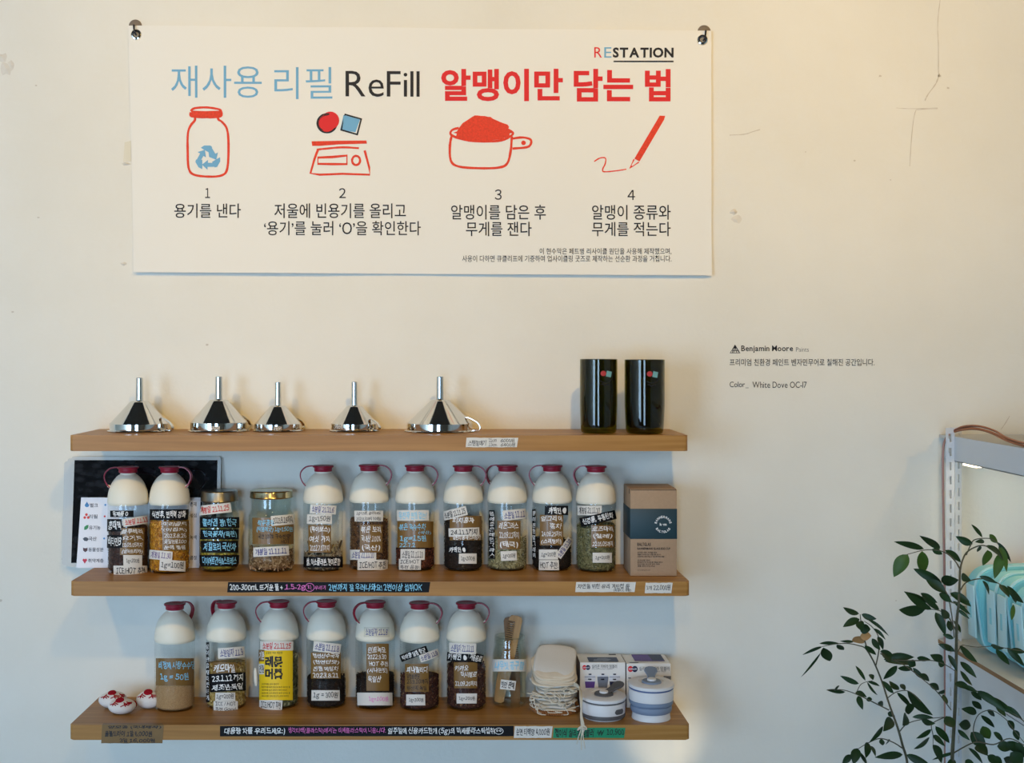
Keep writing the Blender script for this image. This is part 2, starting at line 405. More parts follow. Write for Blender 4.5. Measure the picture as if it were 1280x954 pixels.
for a in ([('1', (256.2, 235, 262.3, 247.5)), ('용기를 낸다', (217.7, 254.4, 301, 272.4))],
          [('2', (423.8, 235.4, 432.3, 247.8)), ('저울에 빈용기를 올리고', (342.9, 254.4, 507.5, 272.9)), ('‘용기’를 눌러 ‘O’을 확인한다', (330, 276.4, 526, 294.3))],
          [('3', (618.4, 237, 627, 250)), ('알맹이를 담은 후', (563.8, 256.2, 682.2, 274.7)), ('무게를 잰다', (582.4, 277.4, 664.4, 295.4))],
          [('4', (784.5, 237.5, 793.8, 250)), ('알맹이 종류와', (740, 256.2, 838.3, 274.7)), ('무게를 적는다', (740, 277.4, 838.3, 295.4))]):
    bprint('caption_print', [T(b, bx, 0, .006) for b, bx in a], [PBLACK])
bprint('small_print', [T('이 현수막은 페트병 리사이클 원단을 사용해 제작했으며,', (674.4, 310.3, 839, 318.5), 0, .004),
                       T('사용이 다하면 큐클리프에 기증하여 업사이클링 굿즈로 제작하는 선순환 과정을 거칩니다.', (577.7, 319.4, 839, 327.6), 0, .004)], [PBLACK])
z1 = lambda pts: [(150+x*.35647, 10+y*.35647) for x, y in pts]
z2 = lambda pts: [(520+x*.35647, 10+y*.35647) for x, y in pts]
rec = []
cx, cy = 307, 526
for k in range(3):
    a = 2*PI*k/3
    def rot(p, a=a): return (cx+(p[0]*math.cos(a)-p[1]*math.sin(a)), cy+(p[0]*math.sin(a)+p[1]*math.cos(a)))
    rec += [PG(z1([rot(p) for p in [(-12, -44), (10, -44), (16, -38), (4, -20), (-6, -36), (-11, -28), (-24, -36)]]), 1),
            PG(z1([rot(p) for p in [(12, -40), (27, -15), (36, -20), (30, 6), (5, -4), (14, -9), (2, -30)]]), 1)]
bprint('jar_drawing', [K(z1([(248, 362), (262, 352), (305, 349), (345, 355), (354, 362), (352, 380), (305, 383), (252, 380), (249, 366)]), 2.0, 0),
    PG(z1([(250, 360), (300, 362), (352, 360), (353, 380), (305, 384), (250, 381)])),
    K(z1([(263, 384), (262, 395), (248, 412), (238, 440), (237, 500), (240, 560), (258, 584), (310, 591), (358, 586), (376, 560), (380, 480), (375, 425), (358, 400), (346, 392), (343, 384)]), 2.0, 0)]+rec, [PORANGE, PBLUE], 'red outline jar with blue recycling arrows')
bprint('scale_drawing', [PG(z1(circle_pts(738, 395, 31)), 2), PG(z1([(784, 376), (842, 391), (826, 436), (772, 428)]), 3), PG(z1(circle_pts(726, 405, 30)), 2), K(z1(circle_pts(726, 405, 32.5, 31)), 2.2, 1, 1, True, .1),
    K(z1([(790, 374), (846, 390), (832, 444), (776, 428)]), 2.0, 1, 0, True, .1),
    PG(z1([(672, 468), (766, 466), (864, 465), (866, 476), (766, 479), (700, 484), (674, 484)])),
    K(z1([(690, 497), (720, 494), (780, 489), (838, 492)]), 1.7, 0), K(z1([(694, 498), (682, 530), (668, 580), (700, 585), (780, 582), (876, 585), (874, 560), (858, 500)]), 1.9, 0, 0),
    K(z1([(694, 525), (745, 523), (796, 518), (796, 548), (745, 548), (694, 547)]), 2.1, 0, 0, True), K(z1(circle_pts(828, 535, 14, 16)), 1.9, 0, 1, True)], [PORANGE, PBLACK, PRED, PBLUE], 'red kitchen scale with red ball and blue square')
mound = []
for k in range(26):
    a = PI*k/25; q = random.uniform(.9, 1.06)
    mound.append((235+100*q*math.cos(a)*(1 if k not in (8, 9, 10, 15, 16) else .9), 440-66*q*math.sin(a)**1.5))
bprint('scoop_drawing', [PG(z2(mound+[(140, 452), (180, 464), (240, 467), (300, 460), (328, 448)])),
    K(z2([(150, 420), (126, 428), (124, 445), (170, 462), (240, 468), (300, 464), (336, 446), (338, 436), (318, 424)]), 2.0, 0),
    K(z2([(126, 445), (119, 480), (122, 535), (150, 556), (220, 562), (290, 560), (320, 545), (332, 500), (336, 450)]), 2.1, 0),
    K(z2([(338, 458), (375, 454), (402, 462), (401, 480), (385, 489), (338, 493)]), 2.0, 0), PG(z2(circle_pts(377, 473, 8)))], [PORANGE], 'red measuring cup heaped with powder')
bprint('pencil_drawing', [PG(z2([(855, 377), (874, 378), (870, 392), (784, 538), (766, 528), (800, 470)])), K(z2([(765, 530), (750, 562), (782, 540)]), 1.2, 0, 0),
    PG(z2([(754, 550), (748, 563), (760, 555)])), K(z2([(625, 538), (645, 526), (664, 526), (664, 545), (655, 565), (660, 574), (700, 571), (738, 565)]), 1.1, 0)], [PORANGE], 'red pencil drawing a squiggle')
EY = {}
for u, v in ((170.6, 43.5), (878, 50)):
    bm = bmesh.new(); p = banner_pt(u, v); k = (D-.008)/F
    M = Matrix.Translation(p) @ Matrix.Rotation(PI/2, 4, 'X')
    add_lathe(bm, [(3.0*k, .0005), (3.3*k, .002), (4.6*k, .0032), (6.2*k, .0024), (7.0*k, .0002)], 32, M=M)
    obj('eyelet', bm, CHROME, banner, True)
    bm = bmesh.new(); add_poly(bm, circle_pts(u, v, 3.1), bfn, 0); obj('eyelet_hole', bm, mat('hole_dark', (150, 140, 124), .9), banner)
for u, v, pu, side in ((169.3, 32.2, 167.2, 'upper left'), (880, 39.2, 882.2, 'upper right')):
    h = thing('wall_hook', 'round grey metal wall hook holding the %s corner of the banner' % side, 'hook', (X(u, 0), 0, Z(v, 0)), 'banner hooks')
    L = lambda uu, vv, y: Vector((X(uu, y), y, Z(vv, y)))-h.location
    bm = bmesh.new(); k = D/F
    add_lathe(bm, [(0, .0022), (7.4*k, .0022), (8.2*k, .0012), (8.2*k, -.0)], 40, M=Matrix.Translation((0, 0, -.001)) @ Matrix.Rotation(PI/2, 4, 'X')); obj('plate', bm, GREYPLATE, h, True)
    bm = bmesh.new(); s = 1 if side == 'upper left' else -1
    add_tube(bm, smooth_pts([L(pu, v+1, -.002), L(pu, v-.8, -.012), L(pu+.4*s, v+4, -.0165), L(pu+1.6*s, v+9, -.0155), L(pu+3.0*s, v+11.5, -.011)], 5), .0019, 10); obj('hook_pin', bm, DARKSTEEL, h, True)

# ------------------------------------------------------------------ lettering on the wall
le = thing('wall_lettering', 'black lettering crediting the paint, on the bare wall right of the shelves', 'lettering', (X(912, 0), -.0004, Z(485, 0)))
def wl(name, items, m):
    bm = bmesh.new(); f = lambda u, v: Vector((X(u, 0), -.0006, Z(v, 0)))-le.location
    for it in items: it(bm, f)
    obj(name, bm, m, le)
z5 = lambda pts: [(890+x*.1797, 410+y*.1797) for x, y in pts]
wl('triangle_logo', [lambda bm, f: add_stroke(bm, z5([(160, 120), (194, 174), (126, 174)]), 1.3, f, 0, 0, True), lambda bm, f: add_poly(bm, z5([(160, 115), (176, 142), (144, 142)]), f, 0)] +
   [(lambda bm, f, a=a: add_stroke(bm, z5(a), .8, f, 0, 0)) for a in ([(150, 142), (140, 172)], [(160, 142), (150, 172)], [(164, 142), (172, 172)], [(172, 142), (186, 170)], [(140, 158), (180, 158)])], PBLACK)
wl('name_line', [lambda bm, f: add_text(bm, '~Benjamin Moore', (926.5, 432, 991.2, 441.3), f, 0, .017)], PBLACK)
wl('small_word', [lambda bm, f: add_text(bm, '~Paints', (995, 434.2, 1010.8, 439.7), f, 0, -.01)], INKG)
wl('korean_line', [lambda bm, f: add_text(bm, '프리미엄 친환경 페인트 벤자민무어로 칠해진 공간입니다.', (912, 448.6, 1093, 457.4), f, 0, .006)], PBLACK)
wl('colour_line', [lambda bm, f: add_text(bm, '~Color_', (912, 477.2, 935.8, 485.2), f, 0, 0), lambda bm, f: add_text(bm, '~White Dove OC-17', (940.5, 477.2, 1008.3, 485), f, 0, 0)], PBLACK)

# ------------------------------------------------------------------ shelves
SY = -.208
SHELF = {}
def tape(parent, box, m, lines, name='price_tape', rot=0, label=None, y=SY, jag=True):
    """a strip stuck on a shelf front; lines = [(text, ink, box, weight)]"""
    bm = bmesh.new(); u0, v0, u1, v1 = box
    f = lambda off: (lambda u, v: Vector((X(u, y), y-off, Z(v, y)))-parent.location)
    n = 14; top = [(u0+(u1-u0)*i/n, v0+random.uniform(-.25, .25)) for i in range(n+1)]; bot = [(u0+(u1-u0)*i/n, v1+random.uniform(-.25, .25)) for i in range(n+1)]
    if jag: top[0] = (u0+1.2, v0); top[-1] = (u1+.8, v0); bot[-1] = (u1-.9, v1); bot[0] = (u0, v1)
    a = [bm.verts.new(f(.0005)(*p)) for p in top]; b = [bm.verts.new(f(.0005)(*p)) for p in bot]
    for i in range(n): bm.faces.new((a[i], b[i], b[i+1], a[i+1]))
    for t, ink, bx, w in lines: add_text(bm, t, bx, f(.0009), IDX[ink], w, .4)
    o = obj(name, bm, [m]+list(INKS.values()), parent)
    if label: o['label'] = label
    return o
for nm, v0, v1, lab, ul, ur in (('top', 544.3, 564, 'top oak shelf with rounded corners, carrying the steel funnels', 87, 860), ('middle', 727, 745.2, 'middle oak shelf with a long black tape, between the two others', 88, 862), ('bottom', 906.4, 925.2, 'bottom oak shelf with brown, black and green tapes on its edge', 87, 862)):
    zt, zb = Z(v0, SY), Z(v1, SY); x0, x1 = X(ul, SY), X(ur, SY)
    bm = bmesh.new(); rc = .007; ol = [(x0, 0)]
    ol += [(x0+rc-rc*math.cos(a), SY+rc-rc*math.sin(a)) for a in [PI/2*k/6 for k in range(7)]]
    ol += [(x1-rc+rc*math.sin(a), SY+rc-rc*math.cos(a)) for a in [PI/2*k/6 for k in range(7)]]+[(x1, 0)]
    lo = [bm.verts.new((x, y, zb)) for x, y in ol]; hi = [bm.verts.new((x, y, zt)) for x, y in ol]
    fb = bm.faces.new(lo[::-1]); ft = bm.faces.new(hi)
    for k in range(len(ol)): q = (k+1) % len(ol); bm.faces.new((lo[k], lo[q], hi[q], hi[k]))
    es = [e for f in (fb, ft) for e in f.edges if not all(v.co.y > -.001 for v in e.verts)]
    bmesh.ops.bevel(bm, geom=es, offset=.002, segments=3, affect='EDGES'); bmesh.ops.recalc_face_normals(bm, faces=bm.faces[:])
    for v in bm.verts: v.co -= Vector(((x0+x1)/2, 0, zb))
    s = obj('wall_shelf', bm, OAK, None, 35, ((x0+x1)/2, 0, zb)); tag(s, lab, 'shelf', 'floating oak shelves')
    SHELF[nm] = (s, zt)
s1, ZS1 = SHELF['top']; s2, ZS2 = SHELF['middle']; s3, ZS3 = SHELF['bottom']
tape(s1, (582, 547.3, 647, 559.2), PAPER, [('스텐깔때기', 'k', (585, 550.5, 607.5, 557.5), .01), ('11cm', 'k', (611, 548.4, 620.5, 552.8), .01), ('13cm', 'k', (611, 554, 621, 558), .01), ('6000원', 'k', (626, 548.4, 643, 553.2), .01), ('6400원', 'k', (626, 553.8, 644, 558.4), .01)], label='white tape with funnel prices')
tape(s2, (284, 727.7, 537, 740.6), BLACKT, [('200-300mL 뜨거운 물 +', 'w', (287, 730, 354, 738.5), .02), ('1.5-2g', 'p', (356, 730.4, 382, 738.8), .015), ('차', 'p', (384.4, 731.6, 390, 737.2), .015), ('우리기', 'p', (394, 732, 407, 737.4), .01),
     ('2번까지 잘 우러나와요! 2번이상 섭취OK', 'l', (411, 729.8, 528, 739), .015)], 'tape_strip', label='black tape with white, pink and blue handwriting')
bm = bmesh.new(); add_stroke(bm, circle_pts(387.2, 734.3, 5.6, 5), .7, lambda u, v: Vector((X(u, SY), SY-.0009, Z(v, SY)))-s2.location, 0, 1, True); obj('tape_ring', bm, INKP, s2)
tape(s2, (719, 727.7, 794, 740.3), PAPER, [('자연을 위한 유리 계란컵 등', 'k', (722, 730, 787, 736), .01), ('(독일CC 생활)', 'k', (767, 736, 789, 740), .01)], label='white tape under the carton')
tape(s2, (805.8, 728.6, 840, 741.6), PAPER, [('1개', 'k', (808, 732, 814.5, 737.5), .01), ('22,000원', 'k', (817, 731, 838, 738.4), .01)], label='white tape with a price')
tape(s3, (126.5, 906.2, 204, 929.3), KRAFT, [('울볼드라이 1알 6,000원', 'k', (131, 913.6, 190, 921.4), .03), ('3알 16,000원', 'k', (149, 923, 194, 928.8), .03), ('양모공 (국내제작)', 'k', (136, 907, 201, 911.4), .03)], label='wide brown tape with black prices')
tape(s3, (275, 907.6, 642, 920.6), BLACKT, [('대용량 차를 우려드세요:)', 'w', (281, 909.5, 357, 919), .02), ('생각티백(플라스틱)에서는 미세플라스틱이 나옵니다.', 'p', (360, 909.7, 482, 917.5), .004), ('일주일에 신용카드한개 (5g)의 미세플라스틱섭취', 'w', (485, 909.5, 618, 919), .016)], 'tape_strip', label='long black tape with white and pink handwriting', jag=False)
bm = bmesh.new()
for a in (circle_pts(623.5, 914, 5.4, 3.8), circle_pts(621.5, 913.4, 1, 1), circle_pts(625.4, 913.4, 1, 1)): add_stroke(bm, a, .7, lambda u, v: Vector((X(u, SY), SY-.0009, Z(v, SY)))-s3.location, 0, 1, True)
obj('tape_doodle', bm, INKW, s3)
tape(s3, (642.3, 908, 690, 922.6), PAPER, [('순면 티백망 4,000원', 'k', (645, 910.5, 687, 920), .016)], label='white tape under the cotton bags')
tape(s3, (691, 909.8, 781, 922.6), GREENT, [('접이식 실리콘 텀블러', 'k', (694, 911, 742, 921.5), .022), ('₩', 'k', (747, 912.5, 754.5, 919.5), .0), ('10,900', 'k', (758.5, 911.5, 780, 919.8), .02)], label='green tape with a black price')
bm = bmesh.new()
for q in ([(127.5, -.2075, 1), (203, -.2075, 1), (202.6, -.199, 1), (128, -.1975, 1)],):
    bm.faces.new([bm.verts.new(Vector((X(u, SY), y, ZS3+.0005))-s3.location) for u, y, _ in q])
obj('price_tape', bm, KRAFT, s3)

# ------------------------------------------------------------------ labels on round vessels
def stick_label(parent, c, rfun, kind, box, lines, rot=0., curl=0.):
    """kind: paper / black / kraft ...; box in px; lines = list of (text, ink[, weight]) evenly stacked or (text, ink, weight, (x0,y0,x1,y1) fractions)"""
    m = dict(paper=PAPER, black=BLACKT, kraft=KRAFT, yellow=YELLOWP, clear=CLEART)[kind]
    name = dict(paper='paper_label', black='black_tape_label', kraft='brown_tape_label', yellow='yellow_label', clear='clear_label')[kind]
    u0, v0, u1, v1 = box; cu, cv = (u0+u1)/2, (v0+v1)/2; ca, sa = math.cos(rot), math.sin(rot)
    layer = stick_label.n = stick_label.n+1
    base = .0005+.00022*(layer % 6)
    def cyl(u, v, off):
        y = c[1]-.03; z = Z(v, y)
        for _ in range(5):
            r = rfun(z-c[2])+off; sx = max(-.985, min(.985, (X(u, y)-c[0])/r))
            y = c[1]-r*math.sqrt(1-sx*sx); z = Z(v, y)
        return Vector((c[0]+sx*r, y, z))-Vector(c)
    def fn(off):
        def g(u, v):
            du, dv = u-cu, v-cv
            return cyl(cu+du*ca+dv*sa, cv-du*sa+dv*ca, off)
        return g
    bm = bmesh.new(); n = 14; f0 = fn(base)
    jl = [random.uniform(-.05, .05)*min(8, u1-u0) for _ in range(4)]
    rows = []
    for j in range(4):
        t = j/3; a0 = u0+jl[0]*(1-t)+jl[1]*t; a1 = u1+jl[2]*(1-t)+jl[3]*t
        rows.append([bm.verts.new(f0(a0+(a1-a0)*i/n, v0+(v1-v0)*t)) for i in range(n+1)])
    for j in range(3):
        for i in range(n): bm.faces.new((rows[j][i], rows[j+1][i], rows[j+1][i+1], rows[j][i+1]))
    f1 = fn(base+.0004); k = len(lines)
    for i, ln in enumerate(lines):
        t, ink = ln[0], ln[1]; w = ln[2] if len(ln) > 2 else .012
        if len(ln) > 3: x0, y0, x1, y1 = ln[3]
        else: x0, x1 = .07, .93; y0 = (i+.14)/k; y1 = (i+.86)/k
        bx = (u0+x0*(u1-u0), v0+y0*(v1-v0), u0+x1*(u1-u0), v0+y1*(v1-v0))
        if t == '#bar': add_poly(bm, [(bx[0], bx[1]), (bx[2], bx[1]), (bx[2], bx[3]), (bx[0], bx[3])], f1, IDX[ink])
        elif t[0] == '|':      # text running down the strip
            ch = t[1:]; n2 = len(ch)
            for q, cc in enumerate(ch):
                if cc != ' ': add_text(bm, cc, (bx[0], bx[1]+(bx[3]-bx[1])*(q+.1)/n2, bx[2], bx[1]+(bx[3]-bx[1])*(q+.9)/n2), f1, IDX[ink], w, .3)
        else: add_text(bm, t, bx, f1, IDX[ink], w, 0 if kind == 'yellow' else .45)
    return obj(name, bm, [m]+list(INKS.values()), parent)
stick_label.n = 0

# ------------------------------------------------------------------ contents (loose dry goods)
def tumble(): return Euler((random.random()*6.3, random.random()*6.3, random.random()*6.3)).to_matrix()
def add_bit(bm, p, kind, size, M):
    if kind == 'seed':
        vs = [(0, 0, 1), (.55, 0, .2), (0, .55, .2), (-.55, 0, .2), (0, -.55, .2), (0, 0, -1), ]
        fs = [(0, 1, 2), (0, 2, 3), (0, 3, 4), (0, 4, 1), (5, 2, 1), (5, 3, 2), (5, 4, 3), (5, 1, 4)]
    elif kind == 'stick':
        vs = [(.13, 0, 1), (-.1, .1, 1), (-.1, -.1, 1), (.13, .05, -1), (-.1, .12, -1), (-.1, -.1, -1)]
        fs = [(0, 1, 2), (3, 5, 4), (0, 3, 4, 1), (1, 4, 5, 2), (2, 5, 3, 0)]
    elif kind == 'flake':
        vs = [(-.5, 0, -.9), (.5, .15, -.8), (.6, -.1, .7), (-.4, .25, .9), (.05, .35, 0)]
        fs = [(0, 1, 4), (1, 2, 4), (2, 3, 4), (3, 0, 4)]
    else:  # petal, a bent strip
        vs = [(-.22, 0, -1), (.22, 0, -1), (.25, .3, 0), (-.25, .3, 0), (.12, 0, 1), (-.12, 0, 1)]
        fs = [(0, 1, 2, 3), (3, 2, 4, 5)]
    b = [bm.verts.new(Vector(p)+(M @ Vector(v))*size) for v in vs]
    for f in fs: q = bm.faces.new([b[i] for i in f]); q.material_index = 1
def make_contents(parent, R, h, base, bits, kind, size, n, name='loose_tea', lean=.12, tall=None, z0=.003):
    bm = bmesh.new(); seg = 36; ph = random.random()*6
    prof = [(0, z0), (R-.004, z0), (R, z0+.004), (R, z0+h*.5), (R, h)]
    rings = add_lathe(bm, prof, seg)
    top = rings[-1]
    amp = h*lean
    for i, v in enumerate(top): v.co.z += amp*(.6*math.sin(ph+2*PI*i/seg)+.4*math.sin(ph*2+4*PI*i/seg))
    inner = [bm.verts.new((v.co.x*.5, v.co.y*.5, v.co.z+.003)) for v in top]
    for i in range(seg): j = (i+1) % seg; bm.faces.new((top[i], top[j], inner[j], inner[i]))
    bm.faces.new(inner)
    for k in range(n):
        a = random.uniform(-1.75, 1.75); zz = z0+.004+(h+amp*.5-z0-.004)*random.random()
        if random.random() < .12: zz = h+amp*(.6*math.sin(ph+a+PI)+.2)*.5+random.uniform(-.002, .004)
        M = tumble(); r = R-random.uniform(-.0005, .0012)
        if zz > h: r *= random.uniform(.6, 1)
        add_bit(bm, (r*math.sin(a), -r*math.cos(a), min(zz, h+abs(amp)+.004)), kind, size*random.uniform(.7, 1.25), M)
    if tall:   # long stalks standing up
        for k in range(tall):
            a = random.random()*6.3; r = R*.9*random.random()**.5; M = Euler((random.uniform(-.5, .5), random.uniform(-.5, .5), 0)).to_matrix()
            add_bit(bm, (r*math.sin(a), -r*math.cos(a), h+random.uniform(0, .012)), 'stick', .016*random.uniform(.6, 1.2), M)
    for v in bm.verts:
        rr = math.hypot(v.co.x, v.co.y)
        if rr > R+.0012: v.co.x *= (R+.0012)/rr; v.co.y *= (R+.0012)/rr
        v.co.z = max(v.co.z, .0022)
    o = obj(name, bm, [base, bits], parent); o['kind'] = 'stuff'
    return o
C_DARK = (grain_mat('black_tea', (14, 12, 12), (46, 34, 28), 420), island_mat('black_tea_bits', [(10, 9, 9), (34, 26, 22), (58, 42, 34)]))
C_BROWN = (grain_mat('berry_tea', (36, 20, 18), (74, 44, 34), 300), island_mat('berry_bits', [(30, 16, 16), (64, 36, 30), (92, 60, 44)]))
C_PETAL = (grain_mat('marigold', (140, 82, 16), (206, 140, 30), 260), island_mat('marigold_bits', [(150, 84, 18), (214, 148, 40), (232, 176, 70), (110, 62, 20)]))
C_BARLEY = (grain_mat('barley', (44, 28, 18), (112, 78, 48), 260), island_mat('barley_bits', [(46, 28, 18), (104, 70, 42), (140, 100, 64)]))
C_CORN = (grain_mat('corn_tea', (36, 18, 14), (96, 48, 30), 240), island_mat('corn_bits', [(30, 16, 14), (100, 48, 30), (140, 80, 46)]))
C_TWIG = (grain_mat('dried_stalk', (60, 50, 40), (140, 124, 100), 300), island_mat('stalk_bits', [(58, 46, 34), (150, 132, 104), (190, 172, 140), (40, 34, 28)]))
C_ROOT = (grain_mat('dried_root', (92, 66, 44), (160, 124, 90), 200), island_mat('root_bits', [(110, 78, 52), (176, 142, 108), (200, 170, 134)]))
C_LEMON = (grain_mat('lemongrass', (100, 94, 66), (156, 148, 108), 260), island_mat('lemongrass_bits', [(104, 98, 66), (178, 170, 128), (206, 198, 160), (78, 74, 50)]))
C_ROSE = (grain_mat('rosemary', (70, 70, 46), (128, 124, 84), 260), island_mat('rosemary_bits', [(66, 68, 42), (126, 124, 82), (162, 156, 114)]))
C_SUGAR = (grain_mat('cane_sugar', (176, 136, 92), (204, 166, 120), 900), island_mat('sugar_bits', [(176, 136, 92), (204, 166, 120)]))
C_CHAM = (grain_mat('chamomile', (130, 104, 52), (196, 168, 100), 260), island_mat('chamomile_bits', [(150, 120, 56), (206, 176, 104), (224, 204, 150)]))
C_MYRT = (grain_mat('myrtle', (56, 60, 40), (110, 112, 80), 200), island_mat('myrtle_bits', [(50, 56, 36), (120, 120, 88), (150, 146, 112)]))
C_MIX = (grain_mat('fruit_tea', (40, 22, 22), (86, 52, 40), 240), island_mat('fruit_bits', [(44, 22, 24), (84, 44, 40), (60, 34, 30), (150, 110, 74)]))
C_YELLOW = (grain_mat('yellow_flower', (110, 90, 30), (190, 160, 50), 200), island_mat('yellow_bits', [(190, 160, 50), (226, 204, 90), (120, 110, 50)]))

# ------------------------------------------------------------------ refill bottles
RB, HB, HD, HE = .0405, .1405, .0525, .0566
def bottle_r(z):
    if z < HB+.0045: return RB
    h = min(z-HB-.006, HE*.93); return RB*math.sqrt(max(.05, 1-(h/HE)**2))
GB = 'refill bottles with cream caps and red stoppers'
# shared meshes
def bottle_shell():
    bm = bmesh.new()
    add_lathe(bm, [(0, .0012), (.034, .0008), (.0385, .0002), (.0402, .0022), (RB, .005), (RB, .05), (RB, .1), (RB, HB+.001)], 56); return bm
def cap_bm():
    bm = bmesh.new(); p = [(RB-.001, HB-.004), (RB+.0003, HB-.0005), (RB+.0006, HB+.001), (RB+.0005, HB+.0045)]
    for i in range(1, 18):
        h = HD*i/17; p.append((RB*math.sqrt(1-(h/HE)**2), HB+.0045+h))
    zt = HB+.0045+HD
    p += [(.0152, zt+.004), (.0135, zt+.0045), (0, zt+.0045)]
    add_lathe(bm, p, 56); return bm
ZN = HB+.0045+HD+.0025
def stopper_bm():
    bm = bmesh.new()
    add_lathe(bm, [(0, ZN), (.0175, ZN), (.0184, ZN+.0012), (.0186, ZN+.0075), (.0206, ZN+.0082), (.0218, ZN+.0094), (.0218, ZN+.0112), (.0208, ZN+.0122), (.0195, ZN+.0118), (.012, ZN+.0105), (0, ZN+.0100)], 48); return bm
def strap_bm():
    bm = bmesh.new(); zt = ZN+.0108
    pts = smooth_pts([(.018, 0, zt), (.026, 0, zt+.0004), (.036, 0, zt-.002), (.0445, 0, zt-.010), (.0468, 0, zt-.020), (.043, 0, zt-.031), (.0375, 0, zt-.0385), (.0335, 0, zt-.0405)], 5)
    add_tube(bm, pts, 0, flat=(.0085, .0022, (0, 1, 0))); return bm
def pin_bm():
    bm = bmesh.new(); zt = ZN+.0108
    add_tube(bm, [(.030, 0, zt-.0425), (.0395, 0, zt-.036)], [.0032, .0028], 12); return bm
def mesh_of(name, bm, m, smooth=40):
    o = obj(name, bm, m, None, smooth); me = o.data; bpy.data.objects.remove(o); return me
ME = dict(bottle_body=mesh_of('bottle_body', bottle_shell(), GLASS, 60), shoulder_cap=mesh_of('shoulder_cap', cap_bm(), CREAM, 50), stopper=mesh_of('stopper', stopper_bm(), CRIMSON, 50), strap=mesh_of('strap', strap_bm(), CRIMSON, 60), strap_pin=mesh_of('strap_pin', pin_bm(), CREAM, 60))
def share(name, parent, rz=0):
    o = bpy.data.objects.new(name, ME[name]); COL.objects.link(o); o.parent = parent; o.rotation_euler.z = rz; return o
def bottle(u, vb, zs, label, strap, contents, labels, tilt=0):
    d = F*(ZC-zs)/(vb-V0); y = d+RB-D; c = (X(u, y), y, zs+.0004)
    t = thing('refill_bottle', label, 'bottle', c, GB)
    share('bottle_body', t); share('shoulder_cap', t); st = share('stopper', t, strap); sp = share('strap', st); share('strap_pin', sp)
    if contents:
        (base, bits), vt, kind, size, n = contents[:5]; h = max(.02, Z(vt, y-RB*.5)-c[2])
        make_contents(t, RB-.0022, h, base, bits, kind, size, n, tall=contents[5] if len(contents) > 5 else None, lean=.06)
    for lb in labels:
        kind, box, lines = lb[:3]; stick_label(t, c, bottle_r, kind, box, lines, math.radians(lb[3]) if len(lb) > 3 else 0)
    return t
P_, B_, Kf = 'paper', 'black', 'kraft'
LEFT, RIGHT = PI, 0
# middle shelf
bottle(160, 718.5, ZS2, 'refill bottle of dark dried berries, first from the left on the middle shelf', PI+.25, (C_BROWN, 662, 'seed', .0035, 420), [
    (Kf, (150, 660, 180, 694), [('블루베리', 'w', .015), ('요거트', 'w', .015), ('23.05.05까지', 'w', .015), ('(남아프리카)', 'w', .02)]),
    (B_, (134, 649, 152, 664.5), [('홍대맥', 'w', .02)]), (B_, (133.5, 669, 153, 685), [('비타민B', 'w', .02)]), (B_, (137.5, 638.4, 167, 646.5), [('유제품 0', 'w', .03, (.12, .1, .75, .9))]),
    (P_, (153.5, 646.5, 187, 656.5), [('소분일 11.11', 'r', .02)], 9), (P_, (154.4, 694, 177.5, 708.5), [('1g=200원', 'k', .01, (.15, .3, .85, .75))]), (P_, (142, 707.2, 184, 720), [('ICE/HOT 추천', 'k', .012)])])
bottle(212, 718, ZS2, 'refill bottle of orange marigold petals, second on the middle shelf', -.2, (C_PETAL, 653, 'petal', .0055, 620), [
    (Kf, (202.7, 651.5, 235, 688), [('마리골드', 'w', .015), ('(이집트)', 'w', .01), ('2023.8.26', 'w', .01), ('꽃잎원물100', 'w', .01), ('눈에 좋음', 'w', .015)]),
    (B_, (187, 636.8, 235.3, 650), [('식전후, 면역력 강화', 'w', .022)]), (P_, (186.5, 688.5, 215.5, 700), [('개봉일 11.30', 'v', .012)], -5), (P_, (199.5, 700.5, 232, 714), [('1g=100원', 'k', .015)], -3)])
bottle(404, 715.3, ZS2, 'refill bottle with tall dried stalks and a black tape low down, beside the wide jar', PI+.15, (C_TWIG, 694, 'stick', .008, 420, 26), [
    (P_, (387.5, 631.5, 420, 642.5), [('소분일 21.11.6', 'b', .012)], -3), (P_, (383.7, 643, 414.8, 655), [('1g=150원', 'k', .01)]),
    (Kf, (385.4, 656.5, 413.7, 691), [('(루이보스)', 'w', .03), ('여섯 가지', 'w', .012), ('2022.7.07까지', 'w', .01)]), (B_, (379.3, 696, 428.6, 709.5), [('쌀, 이소플라본, 현미혼합', 'w', .02)])])
bottle(461.5, 713.8, ZS2, 'refill bottle of roasted barley, with two rows of writing on its top tag', -.12, (C_BARLEY, 652, 'seed', .0032, 700), [
    (P_, (443, 638.6, 478.8, 652), [('1g=15원, 끓여마셔도', 'k', .012), ('2023.8.30까지 구수해요', 'k', .012)]), (Kf, (449.8, 656, 477.8, 691), [('볶은 보리', 'w', .014), ('국내산 100%', 'w', .014), ('(국산)', 'w', .02)]),
    (P_, (437.6, 687.3, 470, 700), [('소분일 21.11.10', 'b', .012)]), (P_, (447, 699.8, 484.6, 712.8), [('ICE/HOT 추천', 'k', .012)])])
